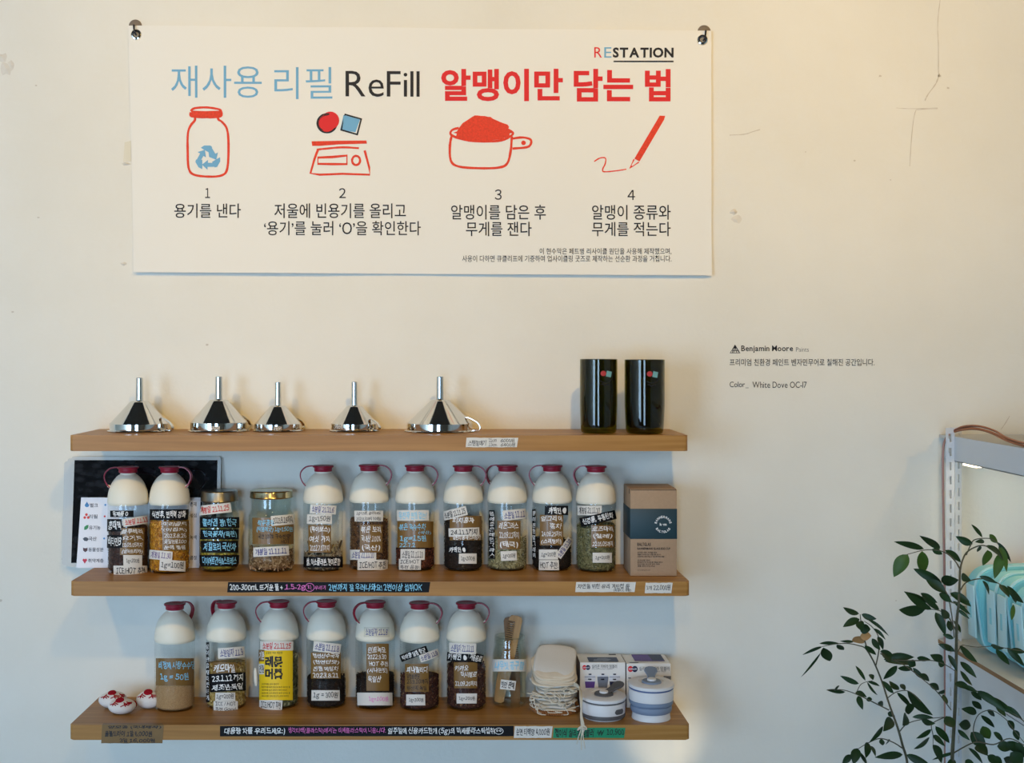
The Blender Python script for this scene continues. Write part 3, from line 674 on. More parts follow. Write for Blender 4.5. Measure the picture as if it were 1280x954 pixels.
bottle(519, 714.6, ZS2, 'refill bottle of roasted corn with light blue writing on a wide brown label', -.1, (C_CORN, 687, 'seed', .0032, 420), [
    (P_, (496, 637.8, 536, 651), [('유전자 변형 없는!', 'l', .015)]), (Kf, (496.7, 652, 541.5, 684.8), [('볶은 옥수수차', 'l', .016, (.05, .08, .8, .34)), ('(국산)', 'l', .012, (.6, .36, .93, .5)), ('1g=15원', 'l', .018, (.08, .52, .8, .8)), ('22.7.2', 'l', .012, (.06, .82, .5, .98))]),
    (P_, (500.5, 686.5, 531, 700), [('소분일 21.11.10', 'k', .01)]), (P_, (498.8, 698.8, 525.8, 712.5), [('ICE/HOT', 'k', .01), ('추천 음용!', 'k', .01)])])
bottle(579, 715.2, ZS2, 'refill bottle of black tea with a slanting white tag at its upper left', -.1, (C_DARK, 652, 'flake', .003, 400), [
    (Kf, (562.3, 645, 602, 675.5), [('피치홍차', 'w', .02, (.1, .06, .75, .3)), ('실론티 홍차:스리랑카', 'w', .02, (.08, .76, .98, .98))]), (P_, (561, 660, 599.2, 670.5), [('24.11.1까지', 'k', .02)], 2),
    (P_, (553.5, 636, 583.8, 647.5), [('소분일 21.11.25', 'k', .018)], 14), (B_, (560, 682.5, 584, 692), [('카페인 ●', 'w', .03)]), (P_, (573.4, 692, 595.6, 704.8), [('1g=200원', 'k', .012, (.12, .25, .9, .8))])])
bottle(634, 714.8, ZS2, 'refill bottle of pale lemongrass with a vertical black strip', PI-.45, (C_LEMON, 675, 'stick', .0055, 650), [
    (Kf, (622, 651, 650.5, 687), [('레몬그라스', 'w', .014), ('22.09.12까지', 'w', .01), ('(태국)', 'w', .024)]), (B_, (610.6, 638, 618.6, 698.5), [('|몸에좋은레몬그라스', 'w', .02, (.15, .02, .9, .98))]),
    (P_, (628.5, 637, 658, 649.8), [('소분일 11.11', 'b', .012)], 6), (P_, (626, 689, 646.3, 701), [('1g=200원', 'k', .012, (.12, .25, .9, .8))], 2)])
bottle(690, 714.8, ZS2, 'refill bottle of near-black tea with a steep slanted tag at its right side', PI-.1, (C_DARK, 676, 'flake', .003, 400), [
    (Kf, (674.8, 643.5, 704.2, 682), [('얼그레이', 'w', .012), ('홍차', 'w', .012, (.45, .27, .95, .46)), ('24.09.25까지', 'w', .012), ('(스리랑카)', 'w', .026)]), (B_, (681, 632.3, 710, 644), [('카페인 ●', 'w', .03, (.15, .15, .95, .9))]),
    (B_, (665.2, 636.5, 669.6, 699.5), [('|향이진한얼그레이', 'w', .02, (.1, .02, .9, .98))]), (P_, (674, 687, 697.3, 699.6), [('1g=200원', 'k', .012, (.12, .25, .9, .8))]), (P_, (673.5, 700.2, 698.8, 713), [('HOT 추천!', 'k', .012)]),
    (P_, (691.5, 680.5, 720, 689), [('소분일 21.10', 'b', .016)], 55)])
bottle(745, 716.4, ZS2, 'refill bottle of green-grey rosemary, beside the brown carton', PI-.4, (C_ROSE, 659, 'stick', .0055, 700), [
    (Kf, (738.7, 656.5, 768, 684.7), [('로즈마리', 'w', .016), ('(칠레)', 'w', .022), ('22.05.05까지', 'w', .014)]), (P_, (721.5, 632.3, 752, 644.2), [('개봉일 21.11.20', 'k', .014)]),
    (B_, (725, 642.5, 770.5, 654), [('신경통, 두통완화', 'w', .024)], 13), (P_, (740.8, 691, 765, 703.6), [('1g=200원', 'k', .012, (.15, .28, .88, .75))])])
# bottom shelf
bottle(218.5, 891.5, ZS3, 'refill bottle of fine tan sugar, first from the left on the bottom shelf', .9, (C_SUGAR, 853, 'seed', .0006, 0), [
    (Kf, (195, 823, 244.6, 857.2), [('비정제 사탕수수당', 'l', .014, (.06, .12, .98, .4)), ('1g = 50원', 'l', .016, (.1, .55, .82, .85))])])
bottle(283, 888.6, ZS3, 'refill bottle of yellow chamomile with two black tapes and a vertical strip', PI-.75, (C_CHAM, 833, 'flake', .0035, 500), [
    (Kf, (265.6, 828, 295, 843), [('캐모마일', 'w', .02)]), (B_, (262, 841.5, 307, 854), [('23.1.12 까지', 'w', .022)], 3), (B_, (262, 853.5, 307, 864.5), [('제조년:독일', 'w', .02)], 3), (P_, (272.5, 809.5, 306, 822.8), [('소분일자 11.9', 'b', .01)], 4),
    (B_, (257, 803, 261.6, 878), [('|잠이안올때따뜻하게', 'w', .02, (.1, .02, .9, .98))]), (P_, (269, 866, 294, 876.4), [('1g=200원', 'k', .012)]), (P_, (267, 876.6, 297, 890), [('ICE / HOT', 'k', .012), ('추천 Good', 'k', .01)])])
bt = bottle(348.5, 887.6, ZS3, 'refill bottle with a bright yellow label on the bottom shelf', PI+.15, (C_MYRT, 822, 'flake', .005, 420), [
    ('yellow', (323.7, 813.4, 366, 875.4), [('레몬', 'k', .045, (.18, .11, .7, .34)), ('머틀', 'k', .045, (.18, .36, .7, .58)), ('#bar', 'k', 0, (0, .585, 1, .62)), ('상큼한 허브 레몬향', 'k', 0, (.2, .02, .7, .07))] +
     [('레몬머틀 잎차 원산지 호주 비타민 풍부'[:a], 'k', 0, (.08, .66+.06*i, .08+.042*a, .695+.06*i)) for i, a in enumerate((12, 20, 18, 20, 19))]),
    (Kf, (323.2, 812.5, 330.5, 827), [('기분', 'w', .02)]), (P_, (323.2, 830, 330.5, 843), [('전환', 'k', .01)]),
    (P_, (325, 801.8, 366.5, 813.4), [('소분일 21.11.25', 'r', .02)]), (P_, (324, 875, 353, 887.8), [('ICE/HOT 추천', 'k', .012)], -3)])
bm = bmesh.new(); add_lathe(bm, [(0, -.019), (.0022, -.0185), (.0042, -.012), (.0045, 0), (.0036, .012), (.002, .018), (0, .0185)], 14)
sc_ = obj('hanging_scoop', bm, CREAM, bt, True, (-.0465, -.005, .058)); sc_.rotation_euler = (0, -.05, 0)
bottle(408, 887, ZS3, 'refill bottle of black tea leaves, a four-line brown label and one wide white tag', PI+.15, (C_DARK, 849, 'flake', .003, 420), [
    (Kf, (388.5, 815.8, 426, 848.5), [('청선산수국차', 'w', .02), ('(천연단맛)', 'w', .018), ('진행 메밀차', 'w', .014), ('2023.8.21', 'w', .014)]), (P_, (391.5, 803.5, 426, 816), [('소분일 21.11.8', 'b', .014)], -7), (P_, (389.5, 863, 425, 876), [('1g = 300원', 'k', .014)])])
bottle(469, 888, ZS3, 'refill bottle with a tag stuck on its cream cap, on the bottom shelf', PI+.45, (C_DARK, 847, 'stick', .004, 480), [
    (Kf, (457.8, 804.8, 486, 863.8), [('민트녹모', 'w', .014, (.1, .06, .85, .2)), ('2022.9.30', 'w', .014, (.06, .23, .9, .33)), ('HOT 추천', 'w', .014, (.14, .37, .95, .48)), ('(시나몬맛)', 'w', .014, (.06, .51, .95, .63)), ('독일산', 'w', .014, (.1, .68, .65, .82))]),
    (P_, (446.5, 866, 490.5, 882), [('1g=100원', 'p', .012, (.33, .3, .88, .75))]), ('clear', (454.6, 784, 487, 796.5), [('소분일자 21.1.8', 'b', .01)])])
bottle(524.5, 889.8, ZS3, 'refill bottle of mixed fruit tea with a slanting black tape under its cap', -.2, (C_MIX, 847, 'flake', .0035, 620), [
    (Kf, (506.5, 830, 536, 865), [('피나콜라다', 'w', .02, (.05, .1, .97, .32)), ('유럽블렌딩', 'k', .014, (.06, .36, .6, .54)), ('23.9.10까지', 'k', .014, (.06, .54, .95, .72)), ('원산지:독일', 'k', .014, (.08, .78, .9, .95))]),
    (B_, (499.5, 813, 535, 822), [('박하향 달콤 향긋', 'w', .02)], 20), (P_, (524, 815, 549.5, 824.5), [('소분일 11.9', 'b', .012)], 20), (P_, (508, 868.3, 531.4, 882), [('1g=200원', 'k', .012, (.12, .3, .9, .75))])])
bottle(583, 889.8, ZS3, 'refill bottle of dark cocoa tea, beside the jar of combs', -.1, (C_MIX, 834, 'flake', .0035, 700), [
    (Kf, (567.5, 828, 596.6, 860.6), [('카카오', 'w', .014, (.06, .12, .6, .34)), ('마시멜로', 'w', .014, (.3, .36, .98, .58)), ('22.09.20까지', 'w', .014, (.04, .72, .98, .92))]), (B_, (558.6, 815.8, 585, 827), [('카페인 ●', 'w', .024)], -3), (B_, (586, 817, 603.5, 828.5), [('거품음료', 'w', .02)], -14),
    (P_, (561.5, 804, 594.8, 817.4), [('소분일자 21.11.11', 'b', .012)], -2), (P_, (570.6, 867, 596, 879.6), [('1g=200원', 'k', .012, (.12, .3, .9, .75))])])

# ------------------------------------------------------------------ glass jars
def jar(u, vb, zs, R, H, label, lid, neck_r, labels, contents, vt_cont=None, cat='jar', foot=True):
    d = F*(ZC-zs)/(vb-V0); y = d+R-D; c = (X(u, y), y, zs+.0004)
    t = thing('glass_jar', label, cat, c)
    sh = [(0, .002), (R*.7, .001), (R*.86, .0005)]
    sh += [(R*.9, .003), (R*.9, .007), (R*.985, .012)] if foot else [(R*.94, .001), (R, .006)]
    sh += [(R, .02), (R, H*.70), (R*.985, H*.755), (R*.93, H*.80), (neck_r+.0015, H*.835), (neck_r, H*.86), (neck_r, H)]
    bm = bmesh.new(); add_lathe(bm, sh, 56)
    add_lathe(bm, [(r-.0022 if r > .003 else 0, z+(.003 if z < .01 else 0)) for r, z in sh], 56)
    obj('jar_body', bm, JARGLASS, t, 60)
    pr = sorted(sh[2:], key=lambda q: q[1])
    def rf(z):
        for (r0, z0), (r1, z1) in zip(pr[:-1], pr[1:]):
            if z0 <= z <= z1: return r0+(r1-r0)*(z-z0)/max(z1-z0, 1e-6)
        return R
    if lid:
        m, lr, h0, h1 = lid; bm = bmesh.new()
        add_lathe(bm, [(lr-.0015, h0), (lr+.0006, h0), (lr+.0012, h0+.0012), (lr+.0002, h0+.003), (lr, h1-.003), (lr-.0008, h1-.001), (lr-.003, h1), (lr-.006, h1-.0008), (lr-.008, h1-.0012), (0, h1-.0008)], 56)
        obj('screw_lid', bm, m, t, 50)
    else:
        bm = bmesh.new()
        for zz in (H*.90, H*.945, H*.985):
            add_lathe(bm, [(neck_r, zz-.0012), (neck_r+.0011, zz), (neck_r, zz+.0012)], 48)
        obj('neck_thread', bm, JARGLASS, t, True)
    if contents:
        (base, bits), h, kind, size, n = contents; make_contents(t, R*.93, h, base, bits, kind, size, n, lean=.15, z0=.006 if foot else .004)
    for lb in labels: stick_label(t, c, rf, lb[0], lb[1], lb[2], math.radians(lb[3]) if len(lb) > 3 else 0)
    return t, c
jar(274.3, 716.8, ZS2, .0408, .150, 'glass jar with silver lid, four black tapes and one white tape', (mat('silver_tin', (150, 148, 140), .3, 1.0), .0372, .141, .163), .0355, [
    (B_, (250, 646.5, 299.5, 660), [('콜라겐 짱! 한국', 'l', .02)]), (B_, (250.5, 662, 299.5, 674.3), [('한국꽃차(목련)', 'l', .02)]), (B_, (251, 676.2, 298, 691), [('저칼로리 국산차', 'l', .02)]), (B_, (249.5, 694, 299, 708.5), [('다이어트간식&스트레스', 'l', .02)]), (P_, (247.5, 630.5, 289, 642.5), [('개봉일 21.11.25', 'r', .02)], 6)],
    (C_YELLOW, .085, 'flake', .006, 160))
jar(339.3, 717, ZS2, .0478, .146, 'wide glass jar with brassy lid and pale dried chips', (BRASS, .0432, .1475, .163), .041, [
    (Kf, (315.2, 647.3, 367, 680.5), [('작두콩차', 'l', .016, (.14, .08, .52, .3)), ('(비염에굿) 1g=150원', 'l', .014, (.1, .33, .97, .56)), ('국산 100%', 'k', .012, (.14, .6, .52, .8)), ('구수한맛', 'k', .02, (.56, .62, .92, .8)), ('HOT', 'k', .012, (.7, .82, .9, .97))]),
    (P_, (339, 644, 367.5, 656.5), [('2023.9.18까지', 'k', .014)], 5), (P_, (316.5, 683.5, 361, 695.3), [('개봉일 21.11.11', 'b', .018)], 3)], (C_ROOT, .038, 'stick', .011, 330))
cj, cjc = jar(637, 886.6, ZS3, .0352, .142, 'open glass jar with white paper band, holding two wooden combs', None, .0305, [
    (P_, (615.6, 824.5, 658, 839.5), [('나무빗 공구함', 'l', .016)]), (P_, (625.5, 850.4, 644.2, 862.4), [('빗만 판매', 'k', .022)], -6)], None, foot=False)
# combs
def comb(u0, v0, u1, v1, y, w, m, label, tilt_back, flip):
    p0 = Vector((X(u0, y), y, Z(v0, y))); p1 = Vector((X(u1, y), y, Z(v1, y))); L = (p1-p0).length
    bm = bmesh.new(); th = .0032
    def prism(pts):
        a = [bm.verts.new((x, -th, z)) for x, z in pts]; b = [bm.verts.new((x, th, z)) for x, z in pts]
        bm.faces.new(a[::-1]); bm.faces.new(b)
        for i in range(len(pts)): j = (i+1) % len(pts); bm.faces.new((a[i], a[j], b[j], b[i]))
    hl = L*.42
    prism([(-w*.32, .004), (-w*.2, .0005), (w*.2, 0), (w*.36, .004), (w*.42, hl*.5), (w*.5, hl), (-w*.46, hl), (-w*.42, hl*.5)])      # handle
    prism([(w*.08, hl), (w*.5, hl), (w*.5, L-.008), (w*.4, L-.002), (w*.1, L), (w*.02, L-.01)])                                     # spine
    prism([(-w*.46, L-.012), (w*.02, L-.012), (w*.1, L), (-w*.3, L-.001), (-w*.44, L-.006)])                                        # end guard
    n = 20
    for i in range(n):
        z0 = hl+.003+(L-.014-hl-.003)*i/n; dz = (L-.017-hl)/n*.56
        prism([(-w*.46, z0+dz*.35), (w*.1, z0), (w*.1, z0+dz), (-w*.46, z0+dz*.65)])
    if flip:
        for v in bm.verts: v.co.x *= -1
        bmesh.ops.reverse_faces(bm, faces=bm.faces[:])
    o = obj('wooden_comb', bm, m, None, 35, p0); a = math.atan2(p1.x-p0.x, p1.z-p0.z)
    o.rotation_euler = (tilt_back, a, 0); tag(o, label, 'comb', 'wooden combs in the glass jar'); return o
comb(622.5, 878, 645.5, 770.5, cjc[1]-.004, .029, COMB, 'pale wooden comb leaning in front, standing in the open jar', -.05, False)
comb(645, 879, 637.5, 771.5, cjc[1]+.0095, .027, COMB2, 'darker wooden comb behind the pale one, standing in the open jar', -.02, True)

# ------------------------------------------------------------------ funnels
def funnel(u, vb, wpx, vtop, vcone, vrim, label, handle):
    d = F*(ZC-ZS1)/(vb-V0); R = wpx/2*(d+.03)/F; y = d+R-D; y = min(y, -R-.008)
    c = (X(u, y), y, ZS1+.0003); t = thing('steel_funnel', label, 'funnel', c, 'steel funnels on the top shelf')
    zz = lambda v: (Z(v, y)-c[2])
    zc, zt = zz(vcone), zz(vtop); rr = R*.93; zr = Z(vrim, y-R)-c[2]
    bm = bmesh.new()
    add_lathe(bm, [(rr-.0006, .001), (R, .0006), (R+.0004, .0012), (R, .002), (rr+.0006, .0028), (rr, .0036), (rr, .0042), (rr, zr-.0012), (rr, zr-.0006), (rr-.0006, zr)], 72)
    obj('rim_band', bm, CHROME, t, 30)
    bm = bmesh.new(); rs = .0082 if R > .055 else .007
    ra, rb = rr-.0008, rs*2.3; cn = lambda q: (ra+(rb-ra)*q, zr+(zc-.0015-zr)*q)
    add_lathe(bm, [cn(0), cn(.02), cn(.5), cn(.97), cn(.99), (rs*2.1, zc-.0006), (rs*1.8, zc), (rs*1.05, zc+.0002)], 72)
    obj('cone', bm, CHROME, t, 60)
    bm = bmesh.new(); add_lathe(bm, [(rs*1.05, zc-.001), (rs*.98, zc+.002), (rs*.9, zt-.001), (rs*.88, zt), (rs*.74, zt), (rs*.74, zt-.02), (rs*.7, zc)], 32)
    obj('spout', bm, CHROME, t, 40)
    a = handle; ca, sa = math.cos(a), math.sin(a)
    rad = lambda r, z: (r*ca, r*sa, z)
    zm = zr+(zc-zr)*.24; rm = rr+(rs*2.3-rr)*.24
    pts = smooth_pts([rad(rm, zm), rad(rm+.007, zm-.0005), rad(R+.006, zr+.003), rad(R+.0125, zr*.72), rad(R+.0135, zr*.42), rad(R+.009, .0036), rad(R-.003, .0026)], 6)
    bm = bmesh.new(); add_tube(bm, pts, 0, flat=(.008, .0011, (-sa, ca, 0)))
    obj('handle', bm, CHROME, t, 60); return t
funnel(174.5, 541.6, 80, 472.5, 501, 531, 'large steel funnel with its handle loop showing, at the left shelf end', -.35)
funnel(273.6, 541.2, 77, 471, 499.5, 529.5, 'large steel funnel with a white sticker on its rim, second from the left', .75)
funnel(347.5, 540.8, 63, 478, 507, 531, 'small steel funnel standing close to the second large one', .75)
funnel(443, 540.8, 63, 477.5, 507, 530.8, 'small steel funnel standing alone in the middle of the top shelf', -.6)
funnel(550, 541.8, 90, 471, 499.5, 531, 'largest steel funnel, nearest the white price tape', -.3)
fl = [o for o in bpy.data.objects if o.name.startswith('steel_funnel')]
fl.sort(key=lambda o: o.location.x)
for fo, box in ((fl[1], (264, 533.2, 274.6, 538)), (fl[2], (342, 533.2, 352.2, 538)), (fl[3], (418.8, 531, 427.5, 536))):
    rr = max(v.co.x for v in [c for c in fo.children if c.name.startswith('cone')][0].data.vertices)
    stick_label(fo, tuple(fo.location), lambda z, rr=rr: rr+.0006, P_, box, [('MADE', 'k', .02), ('IN', 'k', .02)])

# ------------------------------------------------------------------ green tumblers made of bottles
def tumbler_glass(u, vb, vt, wt, wb, label):
    d = F*(ZC-ZS1)/(vb-V0); dd = d+.02; R = wt/2*(d+.038)/F; r = wb/2*(d+.038)/F; y = d+r-D; c = (X(u, y), y, ZS1+.0003)
    t = thing('green_glass', label, 'drinking glass', c, 'dark green glasses on the top shelf'); H = Z(vt, y)-c[2]
    rf = lambda z: r+(R-r)*min(1, max(0, z/(H*.35)))
    pr = [(0, .003), (r*.6, .0025), (r*.85, .0005), (r*.96, .002), (r, .006)]+[(rf(H*k/8), H*k/8) for k in range(1, 9)]
    bm = bmesh.new(); add_lathe(bm, pr+[(R-.001, H+.0008), (R-.0024, H)]+[(rf(H*k/8)-.0026, H*k/8) for k in range(7, 0, -1)]+[(r-.004, .016), (r*.8, .012), (0, .010)], 64)
    obj('glass_body', bm, GREENGLASS, t, 50)
    def cyl(off):
        def g(pu, pv):
            yy = c[1]-R; z = Z(pv, yy)
            for _ in range(5):
                q = rf(z-c[2])+off; sx = max(-.98, min(.98, (X(pu, yy)-c[0])/q)); yy = c[1]-q*math.sqrt(1-sx*sx); z = Z(pv, yy)
            return Vector((c[0]+sx*q, yy, z))-Vector(c)
        return g
    bm = bmesh.new(); o_ = u+ (wt*.16); f = cyl(.0004); v_ = vt+17.5
    add_poly(bm, circle_pts(o_-1.5, v_, 3.6, 3.4), f, 0)
    add_poly(bm, [(o_+3, v_-3.5), (o_+9, v_-2), (o_+7.8, v_+5), (o_+1.6, v_+3.6)], f, 1)
    add_stroke(bm, [(o_-6, v_+9), (o_, v_+11.5), (o_+6, v_+10), (o_+10, v_+6)], .7, f, 2)
    add_stroke(bm, [(o_-4, v_+14), (o_-2, v_+13), (o_, v_+15.5), (o_+3, v_+14), (o_+6, v_+14.5)], .9, f, 2)
    obj('printed_mark', bm, [mat('mark_red', (176, 48, 48), .5), mat('mark_blue', (120, 176, 176), .5), PBLACK], t)
tumbler_glass(748.3, 542.8, 449.4, 46.6, 44.5, 'dark green glass cup beside the last funnel, left of its twin')
tumbler_glass(805.7, 543.4, 450, 50, 46.5, 'dark green glass cup nearest the right end of the top shelf')

# ------------------------------------------------------------------ laminated posters and the legend card
PBORD = mat('laminate_border', (196, 194, 186), .3, coat=.6)
def bean_mat():
    m = bpy.data.materials.new('dark_bean_print'); m.use_nodes = True; nt = m.node_tree; b = nt.nodes['Principled BSDF']
    tc = nt.nodes.new('ShaderNodeTexCoord'); mp = nt.nodes.new('ShaderNodeMapping'); mp.inputs['Scale'].default_value = (60, 1, 110); mp.inputs['Rotation'].default_value = (0, .6, 0)
    v = nt.nodes.new('ShaderNodeTexVoronoi'); v.inputs['Scale'].default_value = .7
    nt.links.new(tc.outputs['Object'], mp.inputs[0]); nt.links.new(mp.outputs[0], v.inputs['Vector'])
    r = nt.nodes.new('ShaderNodeValToRGB'); r.color_ramp.elements[0].color = (.022, .024, .028, 1); r.color_ramp.elements[1].color = (.006, .007, .009, 1); r.color_ramp.elements[0].position = .2; r.color_ramp.elements[1].position = .6
    nt.links.new(v.outputs['Distance'], r.inputs[0]); nt.links.new(r.outputs[0], b.inputs['Base Color'])
    b.inputs['Roughness'].default_value = .6; b.inputs['Specular IOR Level'].default_value = .0; b.inputs['Coat Weight'].default_value = 1; b.inputs['Coat Roughness'].default_value = .02
    return m
BEAN = bean_mat()
def poster(u0, u1, vt, yb, yt, label, rz=0):
    zb = ZS2+.0006; zt = Z(vt, (yb+yt)/2); x0, x1 = X(u0, yt), X(u1, yt); h = zt-zb
    t = thing('laminated_poster', label, 'poster', ((x0+x1)/2, yb, zb), 'laminated posters leaning on the wall', (-math.atan2(yt-yb, h), rz, 0))
    w = (x1-x0)/2; hh = math.hypot(h, yt-yb)
    def rrect(b, rad):
        pts = []
        for cx, cz, a0 in ((w-b-rad, hh-b-rad, 0), (-w+b+rad, hh-b-rad, PI/2), (-w+b+rad, b+rad, PI), (w-b-rad, b+rad, 1.5*PI)):
            for k in range(6): pts.append((cx+rad*math.cos(a0+k*PI/10), cz+rad*math.sin(a0+k*PI/10)))
        return pts
    bm = bmesh.new(); a = [bm.verts.new((x, -.0004, z)) for x, z in rrect(0, .006)]; b = [bm.verts.new((x, .0004, z)) for x, z in rrect(0, .006)]
    bm.faces.new(a[::-1]); bm.faces.new(b)
    for i in range(len(a)): j = (i+1) % len(a); bm.faces.new((a[i], a[j], b[j], b[i]))
    bmesh.ops.recalc_face_normals(bm, faces=bm.faces[:])
    obj('laminate_sheet', bm, PBORD, t)
    bm = bmesh.new(); fr = [bm.verts.new((x, -.0009, z)) for x, z in rrect(.0075, .0008)]; bm.faces.new(fr[::-1])
    bmesh.ops.recalc_face_normals(bm, faces=bm.faces[:])
    for f in bm.faces:
        if f.normal.y > 0: f.normal_flip()
    obj('dark_print', bm, BEAN, t); return t
poster(89, 276.5, 571.5, -.034, -.0075, 'front black laminated poster with pale border, its top edge fully in view')
poster(84.5, 272.5, 573.5, -.027, -.0050, 'second black laminated poster, a pale sliver left of the front one')
poster(80.5, 269, 577, -.020, -.0025, 'rearmost laminated poster against the wall, its left edge sticking out furthest')
yb, yt = -.0505, -.036; zb = ZS2+.0006
zt = Z(622, yt); x0, x1 = X(95.3, yb), X(249, yb)
card = thing('legend_card', 'white card with coloured symbols and Korean words, leaning behind the first bottles', 'card', ((x0+x1)/2, yb, zb))
bm = bmesh.new(); q = (x1-x0)/2
a = [bm.verts.new(p) for p in ((-q, 0, 0), (q, 0, 0), (q, yt-yb, zt-zb), (-q+.006, yt-yb, zt-zb))]; b = [bm.verts.new(v.co+Vector((0, .0006, 0))) for v in a]
bm.faces.new(a); bm.faces.new(b[::-1])
for i in range(4): bm.faces.new((a[i], b[i], b[(i+1) % 4], a[(i+1) % 4]))
bmesh.ops.recalc_face_normals(bm, faces=bm.faces[:])
obj('card_sheet', bm, mat('card_white', (236, 234, 238), .25, coat=.5), card)
def cf(u, v):
    y = yb
    for _ in range(3): z = Z(v, y); y = yb+(yt-yb)*(z-zb)/(zt-zb)
    return Vector((X(u, y), y-.0006, z))-Vector(card.location)
ICON = [mat('icon_blue', (70, 140, 200), .5), mat('icon_red', (222, 60, 52), .5), mat('icon_green', (50, 140, 80), .5), mat('icon_grey', (70, 74, 82), .5), mat('icon_brown', (84, 44, 40), .5), mat('icon_crimson', (200, 34, 60), .5), mat('icon_text', (50, 48, 56), .5)]
zc6 = lambda pts: [(80+x*.2097, 560+y*.2097) for x, y in pts]
SYM = [[(0, circle_pts(137, 342, 13, 11)), (0, [(126, 338), (137, 320), (148, 338)])], [(1, circle_pts(134, 398, 8)), (1, circle_pts(124, 415, 8)), (1, circle_pts(145, 415, 8))],
       [(2, [(120, 488), (122, 470), (136, 460), (147, 460), (144, 478), (132, 488)])], [(3, [(112, 542), (124, 532), (138, 534), (148, 544), (138, 556), (122, 554)])],
       [(4, [(114, 594), (122, 598), (132, 598), (141, 594), (140, 612), (127, 622), (115, 612)])], [(5, [(124, 690), (110, 668), (117, 660), (124, 664), (132, 660), (139, 668)])],
       [(0, circle_pts(247, 340, 6))], [(1, circle_pts(243, 408, 6))], [(0, circle_pts(240, 540, 6))]]
for sy in SYM:
    bm = bmesh.new()
    for mi, pts in sy: add_poly(bm, zc6(pts), cf, 0)
    obj('card_symbol', bm, ICON[sy[0][0]], card)
bm = bmesh.new()
for t, bx in (('벌크', (155, 330, 202, 354)), ('리필', (148, 397, 200, 421)), ('유기농', (150, 463, 218, 488)), ('국산', (147, 529, 195, 554)), ('동물성분', (146, 594, 236, 618)), ('취약계층', (144, 660, 236, 684)),
              ('존재', (752, 322, 790, 348)), ('성심', (752, 390, 790, 415)), ('녹색', (752, 520, 790, 546)), ('공정', (752, 642, 790, 668))):
    u0, v0, u1, v1 = bx; (a0, b0), (a1, b1) = zc6([(u0, v0), (u1, v1)]); add_text(bm, t, (a0, b0, a1, b1), cf, 0, .012)
obj('card_words', bm, ICON[6], card)

# ------------------------------------------------------------------ brown carton with teal band
yf, yk = -.149, -.045
x0, x1 = X(788, yf), X(846, yf); zt = Z(612, yf)
ct = thing('gift_carton', 'tall brown cardboard carton with a dark teal sleeve and round white emblem', 'box', ((x0+x1)/2, yf, ZS2+.0004))
w, h, dp = (x1-x0)/2, zt-ZS2-.0004, yk-yf
KB = mat('kraft_board', (172, 144, 116), .8, bump=.1, bscale=400, var=.04, vscale=150); TEAL = mat('teal_sleeve', (28, 58, 68), .5)
bm = bmesh.new(); add_box(bm, (-w, 0, 0), (w, dp, h), .0012, 2); obj('carton_body', bm, KB, ct, 40)
bm = bmesh.new(); add_box(bm, (-w+.0006, .0012, h), (w-.0006, dp-.001, h+.0012), .0004, 1); obj('carton_flap', bm, KB, ct)
bm = bmesh.new(); add_box(bm, (-w+.001, -.0002, h-.0016), (w-.001, .0006, h-.0006)); add_box(bm, (-w-.0003, .012, h-.010), (-w+.001, .018, h-.0006)); obj('carton_slit', bm, mat('slit_dark', (40, 32, 26), .9), ct)
zb0, zb1 = Z(674, yf)-ct.location.z, Z(636, yf)-ct.location.z
bm = bmesh.new(); add_box(bm, (-w-.0006, -.0006, zb0), (w+.0006, dp+.0006, zb1), .0009, 2); obj('teal_sleeve', bm, TEAL, ct, 40)
kf = lambda u, v: Vector((X(u, yf), yf-.0010, Z(v, yf)))-ct.location
bm = bmesh.new()
zb1_ = lambda x, y: (680+x*.2096, 560+y*.2096)
def arc_text(txt, cx, cy, r, a0, a1, size, up):
    n = len(txt)
    for i, ch in enumerate(txt):
        a = a0+(a1-a0)*(i+.5)/n; px, py = cx+r*math.cos(a), cy-r*math.sin(a)
        ra = a-PI/2 if up else a+PI/2
        def f(u, v, px=px, py=py, ra=ra): return kf(px+u*math.cos(ra)+v*math.sin(ra), py-u*math.sin(ra)+v*math.cos(ra))
        add_text(bm, '~'+ch, (-size*.36, -size/2, size*.36, size/2), f, 0, .03)
ecx, ecy = zb1_(710, 456)
arc_text('BANNERMANS', ecx, ecy, 9.4, PI*.97, PI*.03, 2.9, True); arc_text('BALTGLAS', ecx, ecy, 9.4, PI*1.16, PI*1.84, 2.9, False)
add_text(bm, '~k·m', (ecx-4.2, ecy-1.8, ecx+4.4, ecy+1.6), kf, 0, .03); obj('emblem_print', bm, INKW, ct)
bm = bmesh.new(); z6b = lambda x, y: (770+x*.13636, 595+y*.13636)
def cline(t, x0, y0, x1, y1, w=0.): a, b = z6b(x0, y0); c, d = z6b(x1, y1); add_text(bm, t, (a, b, c, d), kf, 0, w)
cline('~BALTGLAS', 196, 612, 318, 642, .02); cline('~BANNERMANS GLASS EGG CUP', 196, 656, 496, 676, .02)
for i, (t, xe) in enumerate((('유리컵 세트 자연을 담은', 376), ('재활용 유리로 만든 생활 용품 입니다', 412), ('안전하게 사용 하실 수 있도록 만든 제품', 442))): cline(t, 196, 694+i*19, xe, 709+i*19, .01)
for i, (t, xe) in enumerate((('주의사항 안내', 310), ('충격을 주거나 뜨거운 물 사용을 피하고', 426), ('부드러운 천으로 닦아 보관', 400), ('제품 문의 안내 번호', 356))): cline(t, 196, 766+i*18, xe, 780+i*18, .01)
cline('www.baltglas.com', 196, 858, 314, 869, 0); obj('carton_print', bm, INKB, ct)

